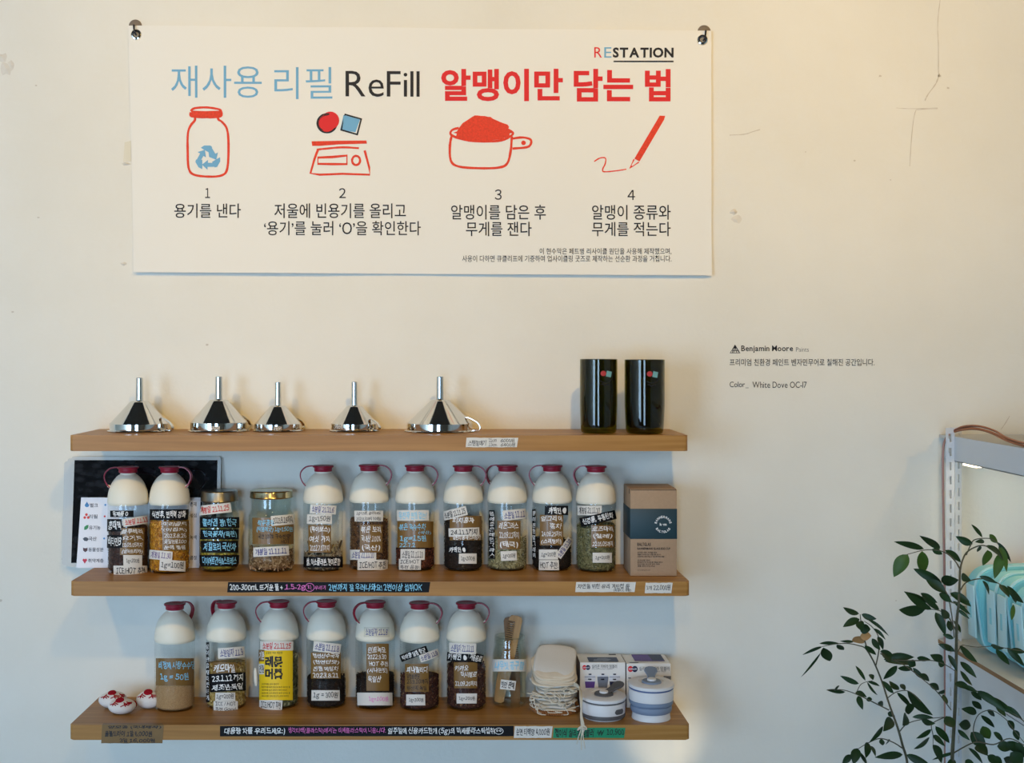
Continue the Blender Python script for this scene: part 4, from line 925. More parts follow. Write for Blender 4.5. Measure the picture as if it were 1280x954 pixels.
# ------------------------------------------------------------------ felted wool balls
WOOL = mat('white_felt', (232, 226, 220), .95, spec=.1, bump=.6, bscale=90); REDF = mat('red_felt', (160, 16, 34), .9, spec=.15, bump=.4, bscale=200)
def wool_ball(u, vb, wpx, hpx, y, label, disc, veins, rz):
    c = (X(u, y), y, ZS3+.0002); k = (D+y)/F; a, b, hh = wpx/2*k, wpx/2*k*.86, hpx/2*k
    t = thing('wool_ball', label, 'felt ball', c, 'felted wool balls on the bottom shelf', (0, 0, rz))
    sp = random.random()*9
    def pt(th, ph, off=0):       # th from the top pole, ph around
        st = math.sin(th); q = 1+.03*math.sin(3*ph+sp)*st
        return Vector(((a*q+off)*st*math.cos(ph), (b*q+off)*st*math.sin(ph), hh+(hh+off)*math.cos(th)))
    bm = bmesh.new(); R = []
    for i in range(17): R.append([bm.verts.new(pt(max(.001, min(PI-.001, PI*i/16)), 2*PI*j/32)) for j in range(32)])
    for i in range(16):
        for j in range(32): bm.faces.new((R[i][j], R[i+1][j], R[i+1][(j+1) % 32], R[i][(j+1) % 32]))
    obj('felt_body', bm, WOOL, t, 'all')
    bm = bmesh.new(); th0, ph0, rd = disc; cpt = pt(th0, ph0)
    n = (pt(th0, ph0, .01)-cpt).normalized(); M = Matrix.Translation(cpt) @ n.to_track_quat('Z', 'Y').to_matrix().to_4x4()
    add_lathe(bm, [(rd, -.004), (rd, .0006), (rd*.86, .0020), (rd*.4, .0014), (rd*.14, .0026), (0, .0026)], 24, M=M)
    obj('red_disc', bm, REDF, t, True)
    for (t0, p0), brs in veins:
        bm = bmesh.new()
        for br in brs:
            pts = smooth_pts([pt(t0+dt, p0+dp, .0005) for dt, dp in br], 4); add_tube(bm, pts, .0011, 6)
        obj('red_vein', bm, REDF, t, True)
    return t
def veinset(t0, p0, s=1):
    return ((t0, p0), [[(0, 0), (.3*s, .0), (.55*s, .05)], [(.3*s, 0), (.45*s, .35)], [(.3*s, 0), (.5*s, -.32)], [(.15*s, 0), (.32*s, .5)]])
fr = -PI/2
wool_ball(141.5, 883, 35, 20, -.085, 'white felt ball at the back, furthest left, with a red crochet disc', (.25, fr-.2, .0085), [veinset(.6, fr-.75), veinset(.55, fr+.25), veinset(.6, fr+1.0)], .1)
wool_ball(186, 882, 31, 22, -.088, 'white felt ball half hidden behind the sugar bottle', (.35, fr+.1, .0088), [veinset(.65, fr-.6), veinset(.65, fr+.55), veinset(.7, fr+1.3)], -.05)
wool_ball(152.5, 895, 34, 18.5, -.128, 'white felt ball lying in front of the two others', (.35, fr-.5, .0085), [veinset(.65, fr-.85), veinset(.75, fr+.2), veinset(.7, fr+.55, .8)], .25)
bm = bmesh.new(); cc = Vector((X(165.5, -.092), -.092, ZS3+.0085))
add_tube(bm, [cc+Vector((.0085*math.cos(a), .003*math.sin(a), .007*math.sin(a))) for a in [2*PI*k/20 for k in range(21)]], .0012, 6)
add_tube(bm, [cc+Vector((.001, -.002, .007)), cc+Vector((-.001, -.003, 0)), cc+Vector((.001, -.002, -.007))], .0011, 6)
for v in bm.verts: v.co -= Vector((cc.x, cc.y, ZS3))
tag(obj('cord_loop', bm, REDF, None, True, (cc.x, cc.y, ZS3)), 'small red cord loop between the white felt balls', 'cord loop')

# ------------------------------------------------------------------ cotton bags on a woven coaster
RAT = mat('rattan', (150, 96, 48), .6, bump=.4, bscale=300, var=.2, vscale=200)
cy_, cxx = -.098, X(693.5, -.098)
bm = bmesh.new()
for i in range(9):
    r = .004+.0051*i
    add_tube(bm, [(r*math.cos(a), r*math.sin(a), .004+.0006*math.sin(a*(6+3*i)+i)) for a in [2*PI*k/(24+4*i) for k in range(25+4*i)]], .0031, 6)
for k in range(64):
    a = 2*PI*k/64
    add_tube(bm, [(.044*math.cos(a), .044*math.sin(a), .0075), (.0485*math.cos(a+.03), .0485*math.sin(a+.03), .006), (.0485*math.cos(a+.07), .0485*math.sin(a+.07), .0025), (.044*math.cos(a+.09), .044*math.sin(a+.09), .0012)], .0023, 5)
tag(obj('woven_coaster', bm, RAT, None, True, (cxx, cy_, ZS3)), 'round brown woven coaster under the cotton bags', 'coaster')
COTTON = mat('natural_cotton', (226, 212, 190), .95, spec=.1, bump=.3, bscale=700, var=.04, vscale=60); COTTON2 = mat('white_cotton', (222, 218, 210), .95, spec=.1, bump=.3, bscale=700)
CORD = mat('cotton_cord', (222, 212, 192), .9, spec=.1)
def pouch(z, dx, dy, rz, rx, ry, m, strings, w=.042, l=.048, droop=.006, th=.0021, label='', fold=.0015, extra=None):
    t = thing('cotton_pouch', label, 'cotton bag', (cxx+dx, cy_+dy, ZS3+z), 'cotton tea bags stacked on the coaster', (rx, ry, rz))
    bm = bmesh.new(); n = 40; ph = random.random()*6
    def outline(k, s):
        a = 2*PI*k/n; ca, sa = math.cos(a), math.sin(a); p = 3.6 if sa < 0 else 6
        r = (abs(ca)**p+abs(sa)**p)**(-1/p)
        return r*ca*w*s, r*sa*l*s
    def surf(x, y, side):
        zz = -droop*max(0, (-y/l)-.1)**2-droop*.5*(x/w)**2+fold*math.sin(x*160+ph)*max(0, -y/l)+fold*.5*math.sin(y*110+x*60+ph)
        return zz+side
    prev = {}
    for side, thk in ((1, th), (-1, -th)):
        rows = []
        for s in (.0, .35, .7, .92, 1.0):
            if s == 0: rows.append([bm.verts.new((0, 0, surf(0, 0, thk)))]); continue
            kk = thk*(1 if s < .9 else (.85 if s < .99 else .25))
            rows.append([bm.verts.new((*outline(k, s), surf(*outline(k, s), kk))) for k in range(n)])
        for A, B in zip(rows[:-1], rows[1:]):
            for k in range(n):
                j = (k+1) % n
                f = (A[0], B[k], B[j]) if len(A) == 1 else (A[k], B[k], B[j], A[j])
                bm.faces.new(f if side == 1 else f[::-1])
        prev[side] = rows[-1]
    for k in range(n): j = (k+1) % n; bm.faces.new((prev[1][k], prev[-1][k], prev[-1][j], prev[1][j]))
    obj('bag_cloth', bm, m, t, 'all')
    for pts in strings:
        b2 = bmesh.new(); add_tube(b2, smooth_pts(pts, 6), .00095, 6); obj('drawstring', b2, CORD, t, True)
    if extra: extra(t)
    return t
R_ = random.uniform
def loops(n, z):
    out = []
    for _ in range(n):
        a = R_(-1.0, 1.0); x = .044*math.sin(a); y = -.048*math.cos(a)*.95
        out.append([(x, y+.006, R_(-.001, .003)), (x+R_(-.006, .006), y-.004, R_(-.004, .006)), (x+R_(-.016, .016), y-.006+R_(-.003, .001), R_(-.009, .002)), (x+R_(-.016, .016), y-.004, R_(-.006, .004)), (x+R_(-.01, .01), y+.004, R_(-.002, .004))])
    return out
z = .0100
places = ['lying right on the coaster', 'second from the coaster', 'third from the coaster', 'fourth from the coaster', 'fifth from the coaster', 'sixth from the coaster', 'seventh from the coaster',
          'eighth from the coaster', 'sixth from the top', 'fifth from the top', 'fourth from the top', 'third from the top', 'just below the topmost one', 'the topmost of the pile with raised back corner']
PX = lambda t, u, v, y: Vector((X(u, y), y, Z(v, y)))-t.location
def hang(t):
    for q in range(5):
        e = R_(-3, 3); f = R_(-7, 8)
        pts = [PX(t, 716, 853+q, -.128), PX(t, 723.5+q*.5, 858+q, -.150), PX(t, 725+q*.7, 874, -.185), PX(t, 726+e*.5, 893, -.203), PX(t, 727+e, 904, -.2125), PX(t, 727+e*1.3, 912, -.2135), PX(t, 726+f*.6, 922, -.2135), PX(t, 726+f, 932+R_(-3, 6), -.2135)]
        b2 = bmesh.new(); add_tube(b2, smooth_pts(pts, 6), .00095, 6); obj('drawstring', b2, CORD, t, True)
    b2 = bmesh.new(); add_tube(b2, smooth_pts([PX(t, 722, 913, -.2145), PX(t, 727, 910, -.2175), PX(t, 733, 912, -.2145), PX(t, 731, 908, -.213), PX(t, 725, 909, -.2145), PX(t, 722, 913, -.2145)], 5), .0014, 6); obj('drawstring', b2, CORD, t, True)
for i in range(14):
    if i < 8:      # bags with cords, gathered
        st = loops(5 if i < 6 else 3, z)
        if i == 2: st += [[(-.036, -.03, 0), (-.048, -.045, -.004), (-.052, -.05, -.014), (-.046, -.056, -.0165), (-.038, -.06, -.0166)], [(-.04, -.02, .002), (-.05, -.03, .012), (-.054, -.035, .004), (-.05, -.044, -.012), (-.044, -.05, -.016)]]
        fx = i == 5
        pouch(z, R_(-.003, .003), R_(-.002, .003), 0 if fx else R_(-.35, .35), 0, 0, (COTTON, COTTON2)[i % 2], st, w=.039+R_(0, .003), l=.042+R_(0, .003), droop=.0015, th=.0026, label='pale cotton drawstring bag, %s in the pile' % places[i], fold=.0004, extra=hang if fx else None)
        z += .0068
    else:
        k = i-8; rx = (.13, .17, .22, .28, .35, .47)[k]
        pouch(z+.0035+.0012*k, -.001+R_(-.002, .002), .002+.0010*k, (-.10, .06, -.04, .08, -.05, -.20)[k], rx, (-.02, .0, -.03, -.01, -.02, .05)[k], COTTON if i < 13 else COTTON2, [], w=.0445-.0006*k, l=.049-.0006*k, droop=.004+.0008*k, th=.0017, label='flat cotton bag with rounded corners, %s' % places[i], fold=.0004)
        z += .0052
# ------------------------------------------------------------------ white product boxes behind the tumblers
WBOX = mat('white_card_box', (236, 232, 226), .4); NAVY = mat('navy_card', (26, 26, 62), .45); PURP = mat('print_purple', (96, 60, 140), .5); PGREY = mat('print_grey', (120, 126, 140), .5); PWHT = mat('print_white', (222, 224, 232), .5); SKIN = mat('print_peach', (206, 180, 166), .5)
def product_box(u0, u1, vt, label, second):
    yf, yk = -.086, -.006
    x0, x1 = X(u0, yf), X(u1, yf); zt = Z(vt, yf); t = thing('tumbler_box', label, 'box', ((x0+x1)/2, yf, ZS3+.0004), 'white tumbler boxes')
    w, h, dp = (x1-x0)/2, zt-ZS3-.0004, yk-yf
    bm = bmesh.new(); vs = add_box(bm, (-w, 0, 0), (w, dp, h), .0008, 1)
    bm.faces.ensure_lookup_table()
    for f in bm.faces:
        f.normal_update()
        if abs(f.normal.x) > .9 : f.material_index = 1
    obj('box_body', bm, [WBOX, NAVY], t)
    f = lambda u, v: Vector((X(u, yf), yf-.0006, Z(v, yf)))-t.location
    g = lambda s, q: Vector((-w+s*2*w, dp*(1-q), h+.0006))
    z7 = lambda x, y: (715+x*.13624, 800+y*.13624)
    ox = 0 if not second else 421
    mats = [NAVY, PRED, PWHT, INKG, PURP, PGREY, SKIN]
    bm = bmesh.new(); s = 1.25 if second else 1.0
    lx, ly = z7(130, 253) if not second else z7(556, 267)
    add_poly(bm, circle_pts(lx-2.2*s, ly, 2.6*s, 3.0*s), f, 1); bmv = lambda u, v: f(u, v)+Vector((0, -.0003, 0))
    add_poly(bm, circle_pts(lx+2.2*s, ly, 2.8*s, 3.1*s), bmv, 0)
    add_text(bm, 'BIRNLER', (lx-4*s, ly-.9*s, lx+4*s, ly+.9*s), lambda u, v: f(u, v)+Vector((0, -.0006, 0)), 2, .03); obj('box_logo', bm, mats, t)
    bm = bmesh.new(); a, b = (z7(182, 226), z7(412, 260)) if not second else (z7(616, 244), z7(893, 282))
    add_text(bm, '실리콘 자바라 텀블러', (*a, *b), f, 0, .006)
    a, b = (z7(182, 263), z7(372, 271)) if not second else (z7(700, 285), z7(860, 295)); add_text(bm, 'SILICONE FOLDING TUMBLER', (*a, *b), f, 0, 0); obj('box_title', bm, INKG, t)
    bm = bmesh.new()
    xs_ = ((112, 4), (230, 5), (338, 0)) if not second else ((516, 5),)
    for bx, c in xs_:
        q = lambda x0, y0, x1, y1, mi, tp=0: add_poly(bm, [z7(bx+x0+tp, y0), z7(bx+x1-tp, y0), z7(bx+x1, y1) if not tp else z7(bx+x1-tp, y1), z7(bx+x0, y1)], f, mi)
        if not second:
            q(40, 310, 66, 322, 0); q(6, 326, 100, 340, 2); add_poly(bm, [z7(bx+2, 340), z7(bx+104, 340), z7(bx+100, 382), z7(bx+5, 382)], f, 5 if c == 5 else 2)
            q(4, 338, 103, 342, c); q(36, 356, 66, 368, 0); add_poly(bm, [z7(bx+6, 382), z7(bx+99, 382), z7(bx+92, 440), z7(bx+12, 440)], f, c)
        else:
            q(0, 346, 24, 354, 0); q(0, 370, 24, 430, 2); add_poly(bm, [z7(840, 330), z7(908, 332), z7(908, 600), z7(840, 600)], f, 5)
    obj('box_picture', bm, mats, t)
    bm = bmesh.new()
    P4 = lambda pts, mi: add_poly(bm, pts, lambda a, b: g(a, b), mi)
    if not second:
        P4([(.20, .95), (.86, .95), (.86, .45), (.20, .45)][::-1], 0); P4([(.30, .9), (.5, .93), (.62, .88), (.72, .7), (.6, .55), (.35, .6)], 5); P4([(.72, .2), (.88, .2), (.88, .08), (.72, .08)], 3)
    else:
        P4([(.22, .78), (.9, .78), (.9, .05), (.22, .05)], 4); P4([(.62, .70), (.9, .72), (.9, .06), (.6, .06)], 0)
        for v in bm.verts: v.co.z += .0001
        P4([(.34, .74), (.62, .74), (.66, .45), (.5, .35), (.34, .5)], 5); P4([(.42, .3), (.6, .42), (.78, .36), (.84, .1), (.4, .06)], 6); P4([(.08, .96), (.28, .96), (.28, .90), (.08, .90)], 0)
    for v in bm.verts: v.co.z += random.uniform(0, .0001)
    obj('top_picture', bm, mats, t)
product_box(725, 781.8, 828.3, 'white tumbler box with three cups pictured, behind the grey tumbler', False)
product_box(783, 838.5, 829.5, 'white tumbler box behind the blue tumbler, nearest the shelf end', True)

# ------------------------------------------------------------------ collapsible tumblers
TW = mat('white_plastic', (232, 230, 230), .35); TG = mat('charcoal_silicone', (88, 86, 88), .55); TB = mat('slate_blue_silicone', (128, 144, 168), .55); TB2 = mat('dark_blue_line', (70, 92, 140), .5); TRANSL = mat('frosted_base', (222, 224, 226), .4)
def tumbler(u, vb, label, R, parts, zl, sil, line, arm_dir, tilt, window):
    d = F*(ZC-ZS3)/(vb-V0); y = d+R-D; c = (X(u, y), y, ZS3+.0002); t = thing('folding_tumbler', label, 'tumbler', c, 'folding silicone tumblers')
    for nm, prof, m in parts:
        bm = bmesh.new(); add_lathe(bm, prof, 56); obj(nm, bm, m, t, 40)
    lid = bpy.data.objects.new('lid', None)
    bm = bmesh.new()
    add_lathe(bm, [(R-.002, 0), (R+.001, .0005), (R+.0018, .003), (R+.001, .0062), (R-.002, .0078), (R*.78, .0088), (R*.56, .0094), (R*.54, .0082), (0, .0080)], 64)
    lid = obj('lid', bm, TW, t, 35, (0, 0, zl+R*math.sin(tilt))); lid.rotation_euler = (tilt, 0, 0)
    bm = bmesh.new(); add_lathe(bm, [(R*.97, -.0034), (R*.998, -.0028), (R*1.0, -.0014), (R*.985, .0003)], 56); obj('seal_ring', bm, line, lid, True)
    bm = bmesh.new(); off = -R*.16
    add_lathe(bm, [(R*.43, .008), (R*.44, .0108), (R*.40, .0126), (R*.25, .013), (0, .013)], 40, c=(0, off, 0))
    obj('cap_base', bm, sil, lid, 35)
    a = arm_dir; dr = Vector((math.cos(a), math.sin(a), 0)); sd = Vector((-dr.y, dr.x, 0))
    bm = bmesh.new(); L_ = R*.98
    prof = [(.15, .17), (.35, .17), (.55, .19), (.72, .25), (.86, .30), (1.0, .30), (1.1, .24), (1.16, .10)]
    rows = []
    for q, wd in prof:
        ctr = Vector((0, off, .0125+.011*(q-.15)**1.3))+dr*(q*L_)
        rows.append([bm.verts.new(ctr+sd*wd*R*sx+Vector((0, 0, zz))) for sx, zz in ((-1, 0), (-.9, .0024), (.9, .0024), (1, 0), (.9, -.002), (-.9, -.002))])
    for A, B in zip(rows[:-1], rows[1:]):
        for k in range(6): bm.faces.new((A[k], A[(k+1) % 6], B[(k+1) % 6], B[k]))
    bm.faces.new(rows[0][::-1]); bm.faces.new(rows[-1]); bmesh.ops.recalc_face_normals(bm, faces=bm.faces[:])
    obj('flip_tab', bm, sil, lid, 40)
    bm = bmesh.new(); add_lathe(bm, [(R*.2, .012), (R*.2, .0155), (R*.17, .0166), (0, .0168)], 32, c=(0, off, 0)); obj('spout_button', bm, TW, lid, 35)
    if window:
        bm = bmesh.new(); za, zb_, a0, a1 = window; n = 16; rw = R+.0012; cols = []
        for k in range(n+1):
            q = -1+2*k/n; hgt = (zb_-za)/2*(1-max(0, (abs(q)-.62)/.38)**2*.85); an = (a0+a1)/2+(a1-a0)/2*q; zc = (za+zb_)/2
            cols.append([bm.verts.new((rw*math.sin(an), -rw*math.cos(an), zc+hgt)), bm.verts.new((rw*math.sin(an), -rw*math.cos(an), zc-hgt))])
        for A, B in zip(cols[:-1], cols[1:]): bm.faces.new((A[0], A[1], B[1], B[0]))
        obj('grip_window', bm, sil, t)
    return t
R1 = .0432
tumbler(754.2, 904.3, 'folded flat white and charcoal tumbler', R1, [
    ('frosted_base', [(0, .0004), (R1*.86, 0), (R1*.9, .001), (R1*.93, .004)], TRANSL), ('silicone_band', [(R1*.93, .003), (R1*.985, .004), (R1, .006), (R1, .0105), (R1*.98, .0118)], TG),
    ('cup_wall', [(R1*.985, .0112), (R1, .0122), (R1+.0004, .02), (R1+.0004, .0325), (R1*.96, .034)], TW)], .036, TG, TG, math.radians(38), .05, (.0145, .0245, .42, .95))
R2 = .0438
tumbler(813.8, 905.4, 'half unfolded white and slate blue tumbler', R2, [
    ('frosted_base', [(0, .0004), (R2*.86, 0), (R2*.875, .001), (R2*.86, .006), (R2*.84, .013), (R2*.85, .0145)], TRANSL),
    ('silicone_folds', [(R2*.84, .0135), (R2*.885, .0148), (R2*.92, .018), (R2*.935, .022), (R2*.92, .0262), (R2*.88, .0272), (R2*.9, .0285), (R2*.96, .030), (R2*.985, .0335), (R2*.985, .0375), (R2*.97, .0382)], TB),
    ('cup_wall', [(R2*.97, .0376), (R2*.995, .0386), (R2, .041), (R2+.0004, .0585), (R2*.96, .0602)], TW)], .0618, TB, TB2, math.radians(84), .05, None)

# ------------------------------------------------------------------ white slotted rack on the right
RW = mat('rack_white', (212, 214, 216), .5); MDF = mat('mdf_edge', (150, 112, 72), .7); DECK = mat('rack_deck', (206, 204, 198), .6)
XK = 1.0146; Zt1, Zb1 = 1.3285, 1.2785; Zt2 = .8993; YN = -1.25; XFAR = XK+.40
rack = thing('slotted_rack', 'white slotted metal shelving rack standing at the right edge', 'rack', (XK, -.1, 0))
LR = lambda v: Vector(v)-rack.location
def post(x, y, ztop, w=.0175, dp=.0175, name='post'):
    bm = bmesh.new(); t = .0016; z = ztop; pitch = .0285
    def bx(lo, hi): add_box(bm, LR(lo), LR(hi))
    # front flange pierced with slots
    zs = ztop-.012
    bx((x, y-t, ztop-.004), (x+w, y, ztop)); zprev = ztop-.004
    while zs > .3:
        s0, s1 = zs, zs-.0165
        bx((x, y-t, s0), (x+w, y, zprev)) if zprev > s0+1e-5 else None
        bx((x, y-t, s1), (x+w*.3, y, s0)); bx((x+w*.66, y-t, s1), (x+w, y, s0)); bx((x+w*.3, y-t, s1), (x+w*.42, y, s1+.006))
        zprev = s1; zs -= pitch
    bx((x, y-t, 0), (x+w, y, zprev))
    bx((x+w-t, y, 0), (x+w, y+dp, ztop))
    return obj(name, bm, RW, rack)
Zpt = Z(535, -.1)
post(X(1182, -.1), -.1, Zpt); post(X(1193.6, -.03), -.03, Zpt-.003, .0135, .012); post(XK-.018, YN, Zpt); post(XFAR, YN, Zpt); post(XFAR, -.03, Zpt)
for nm, za, zb in (('shelf_beam', Zb1, Zt1), ('shelf_beam', Zt2-.064, Zt2-.008)):
    bm = bmesh.new(); add_box(bm, LR((XK, YN, za)), LR((XK+.0015, -.1, zb))); add_box(bm, LR((XK, YN, za)), LR((XK+.012, -.1, za+.0015))); obj(nm, bm, RW, rack)
    bm = bmesh.new(); add_box(bm, LR((XK+.0135, -.1, za)), LR((XK+.015, -.004, zb))); add_box(bm, LR((XK+.0135, -.03, za)), LR((XFAR, -.0285, zb))); obj('end_beam_and_light_stop', bm, RW, rack)
bm = bmesh.new(); add_box(bm, LR((XK+.0015, YN, Zt1-.008)), LR((XFAR, -.012, Zt1-.0008))); obj('shelf_deck', bm, DECK, rack)
bm = bmesh.new(); add_box(bm, LR((XK+.0008, YN, Zt2-.008)), LR((XFAR, -.008, Zt2)), mi=0)
for f in bm.faces:
    f.normal_update()
    if f.normal.x < -.9: f.material_index = 1
obj('shelf_deck', bm, [DECK, MDF], rack)
LED = mat('led_strip', (255, 240, 210), .5, emit=((1.0, .80, .48), 11.0))
bm = bmesh.new(); add_box(bm, LR((XK+.016, -.42, Zb1+.006)), LR((XK+.030, -.17, Zb1+.010))); add_box(bm, LR((XK+.012, -.172, Zb1-.0065)), LR((XK+.026, -.112, Zb1-.0015)), mi=1); add_box(bm, LR((XK+.18, -.9, Zb1+.010)), LR((XK+.195, -.115, Zb1+.014))); obj('light_strip', bm, [LED, mat('led_end', (255, 240, 210), .5, emit=((1.0, .86, .6), 4.0))], rack)['label'] = 'glowing warm light strip'
# copper coloured cable bundle
COP = mat('copper_cable', (178, 108, 66), .35, metal=.6)
bm = bmesh.new(); o0 = Vector((X(1200, -.14), -.14, Z(534.5, -.14)))
for k in range(7):
    dy, dz = R_(-.008, .008), R_(-.0055, .0055)
    pts = [(X(u, y), y+dy*q, Z(v, y)+dz*q) for u, v, y, q in ((1186, 541, -.085, .3), (1193, 538, -.10, .6), (1202, 534.5, -.13, 1), (1214, 533.2, -.17, 1), (1227, 534.6, -.21, 1), (1243, 540, -.26, 1), (1256, 547.5, -.31, .8), (1272, 553, -.37, .8), (1292, 558, -.45, 1), (1320, 566, -.55, 1))]
    add_tube(bm, [Vector(p)-o0 for p in smooth_pts(pts, 4)], .0018, 6, mi=k % 2)
cb = obj('cable_bundle', bm, [COP, mat('dark_copper_cable', (128, 74, 44), .4, metal=.6)], None, True, o0); tag(cb, 'bundle of copper coloured cables arching over the top of the white rack', 'cable')
bm = bmesh.new(); pts = [(X(u, y), y, Z(v, y)) for u, v, y in ((1188, 541, -.07), (1182.5, 548, -.07), (1179.2, 560, -.07), (1178.6, 590, -.07), (1179.4, 650, -.07), (1180.4, 710, -.07), (1181, 800, -.07), (1181.5, 960, -.07))]
add_tube(bm, [Vector(p)-o0 for p in smooth_pts(pts, 4)], .0024, 8)
obj('hanging_cable', bm, mat('pinkish_cable', (170, 120, 104), .4), cb, True)

# ------------------------------------------------------------------ turquoise containers on the lower rack shelf
CY = mat('aqua_plastic', (132, 206, 214), .35); CYP = mat('aqua_clear', (190, 226, 228), .3); CORAL = mat('coral_plastic', (236, 140, 112), .4)
def container(x, y, label, m, mp, hh=.176, w=.17, th=.050, lean=0.06):
    t = thing('plastic_container', label, 'container', (x+w/2, y, Zt2+.0003), 'containers on the lower rack shelf', (0, lean, 0))
    def slabp(y0, y1, s, rb, rt, dz0=0, dz1=0):
        pts = []; W_ = w/2*s; b0, b1 = dz0, hh-dz1
        for cx, cz, a0, r in ((W_-rt, b1-rt, 0, rt), (-W_+rt, b1-rt, PI/2, rt), (-W_*.9+rb, b0+rb, PI, rb), (W_*.9-rb, b0+rb, 1.5*PI, rb)):
            for k in range(9): pts.append((cx+r*math.cos(a0+k*PI/16), cz+r*math.sin(a0+k*PI/16)))
        bm = bmesh.new(); a = [bm.verts.new((px, y0, pz)) for px, pz in pts]; b = [bm.verts.new((px, y1, pz)) for px, pz in pts]
        fa = bm.faces.new(a); fb = bm.faces.new(b[::-1])
        for i in range(len(a)): j = (i+1) % len(a); bm.faces.new((a[i], b[i], b[j], a[j]))
        bmesh.ops.recalc_face_normals(bm, faces=bm.faces[:])
        bmesh.ops.bevel(bm, geom=[e for e in bm.edges if e.is_manifold and e.calc_face_angle(0) > 1.2], offset=.003, segments=2, affect='EDGES')
        return bm
    obj('container_body', slabp(-th*.5+.012, th*.5, .97, .042, .040, .001, .003), m, t, 40)
    obj('rim', slabp(-th*.5+.004, -th*.5+.014, .985, .042, .042), mp, t, 40)
    obj('lid', slabp(-th*.5-.002, -th*.5+.0045, .97, .041, .041, .001, .002), m, t, 40)
    for k in (0, 1):
        bm = bmesh.new(); xx = -w/2-.0005
        add_box(bm, (xx-.0015, -th*.42, .036), (xx+.002, th*.34, hh-.036), .0012, 2); 
        o = obj('clip', bm, mp, t, 40)
        if k: o.location.x = w+.0; 
    bm = bmesh.new(); add_box(bm, (-w/2-.0026, -th*.12, hh*.42), (-w/2-.0012, th*.06, hh*.6), .0003, 1); obj('clip_slot', bm, m, t)
    return t
for k, (x, y, nm) in enumerate(((1.042, -.128, 'turquoise container standing furthest back in the row on the rack'), (1.049, -.205, 'second turquoise container from the back on the rack'), (1.046, -.262, 'third turquoise container from the back on the rack'), (1.050, -.335, 'turquoise container at the right photo edge, nearest of the row'))):
    container(x, y, nm, CY, CYP, lean=(-.05 if k == 0 else -.03 if k < 3 else -.07))
container(1.17, -.058, 'coral pink container behind the turquoise ones', CORAL, CORAL, hh=.182, th=.03, w=.12, lean=0)

# ------------------------------------------------------------------ leafy plant
LEAF = mat('leaf_green', (30, 56, 20), .5, spec=.35, var=.35, vscale=18); LEAF2 = mat('leaf_light', (66, 96, 28), .5, spec=.35, var=.2, vscale=30); STEM = mat('stem', (88, 84, 62), .7, var=.2, vscale=60); DRY = mat('dry_leaf', (196, 142, 84), .6, var=.15, vscale=60)
BASEY = -.47
plant = thing('potted_plant', 'tall potted plant with slender dark green leaves beside the white rack', 'plant', (X(1188, BASEY), BASEY, 0))
PL = plant.location.copy()
za = lambda x, y: (980+x*.2517, 514+y*.2517)
zb_ = lambda x, y: (980+x*.2517, 714+y*.2517)
def pp(q, y): return Vector((X(q[0], y), y, Z(q[1], y)))-PL
def depth(q, seed=0):   # branches left of the trunk reach towards the camera, others vary
    return BASEY+.05*math.sin(q[0]*.045+q[1]*.018)+.03*math.sin(q[1]*.05+q[0]*.02)
bmS = bmesh.new()
def branch(pts, r0, r1):
    P = smooth_pts([pp(q, depth(q)) for q in pts], 5); n = len(P)
    add_tube(bmS, P, [r0+(r1-r0)*i/(n-1) for i in range(n)], 6)
A = za; B = zb_
branch([(1190, 1010), B(835, 954), B(848, 700), B(853, 560), B(856, 420), B(858, 250), A(868, 950), A(874, 790)], .0035, .0019)
branch([A(874, 790), A(885, 745), A(905, 705), A(940, 680), A(985, 667), A(1030, 680), A(1070, 690)], .0018, .0008)
branch([A(905, 715), A(925, 670), A(945, 640), A(1000, 632), A(1040, 640), A(1080, 680), A(1110, 720)], .0012, .0006)
branch([A(874, 785), A(850, 745), A(815, 712), A(770, 693), A(700, 690), A(612, 712)], .0014, .0007)
branch([A(868, 950), A(835, 950), A(808, 905), A(790, 870)], .0012, .0008)
branch([A(876, 890), A(900, 855), A(940, 838), A(985, 833), A(1030, 840), A(1075, 862), A(1120, 890), A(1145, 925)], .0013, .0007)
branch([B(845, 330), B(835, 230), B(815, 130), B(800, 100)], .001, .0007); branch([B(856, 300), B(820, 235), B(780, 200), B(735, 190), B(700, 190)], .0012, .0006)
branch([B(858, 200), B(870, 170), B(905, 180)], .001, .0006)
branch([(1138, 1010), B(612, 954), B(590, 870), B(565, 780), B(522, 660), B(485, 545), B(450, 460), B(415, 390), B(400, 340), B(385, 270), B(378, 215)], .0024, .0007)
branch([B(440, 440), B(405, 385), B(370, 370), B(320, 360), B(260, 362), B(190, 375)], .0013, .0006); branch([B(455, 475), B(470, 400), B(470, 330), B(440, 280), B(400, 250)], .0012, .0006)
branch([B(480, 400), B(520, 430), B(600, 470), B(680, 530), B(760, 600), B(830, 690)], .001, .0008)
branch([B(480, 410), B(540, 440), B(640, 445), B(740, 445), B(800, 465), B(855, 500)], .0013, .0008)
branch([B(520, 690), B(440, 650), B(360, 612), B(290, 590), B(215, 592)], .0013, .0006); branch([B(362, 600), B(380, 565), B(410, 550), B(440, 545)], .0008, .0005)
branch([B(515, 630), B(560, 600), B(620, 597), B(680, 650)], .001, .0006); branch([B(572, 800), B(610, 760), B(680, 738), B(800, 725)], .0011, .0006)
branch([B(800, 725), B(735, 760), B(740, 815), B(740, 860)], .0009, .0006); branch([B(588, 880), B(540, 850), B(480, 832), B(430, 848), B(370, 882), B(320, 920)], .0012, .0006)
branch([B(855, 560), B(900, 575), B(990, 612), B(1090, 672), B(1190, 745), B(1240, 800)], .0016, .0009); branch([B(848, 900), B(950, 850), B(1040, 862), B(1120, 832), B(1200, 870), B(1260, 900)], .0014, .0008)
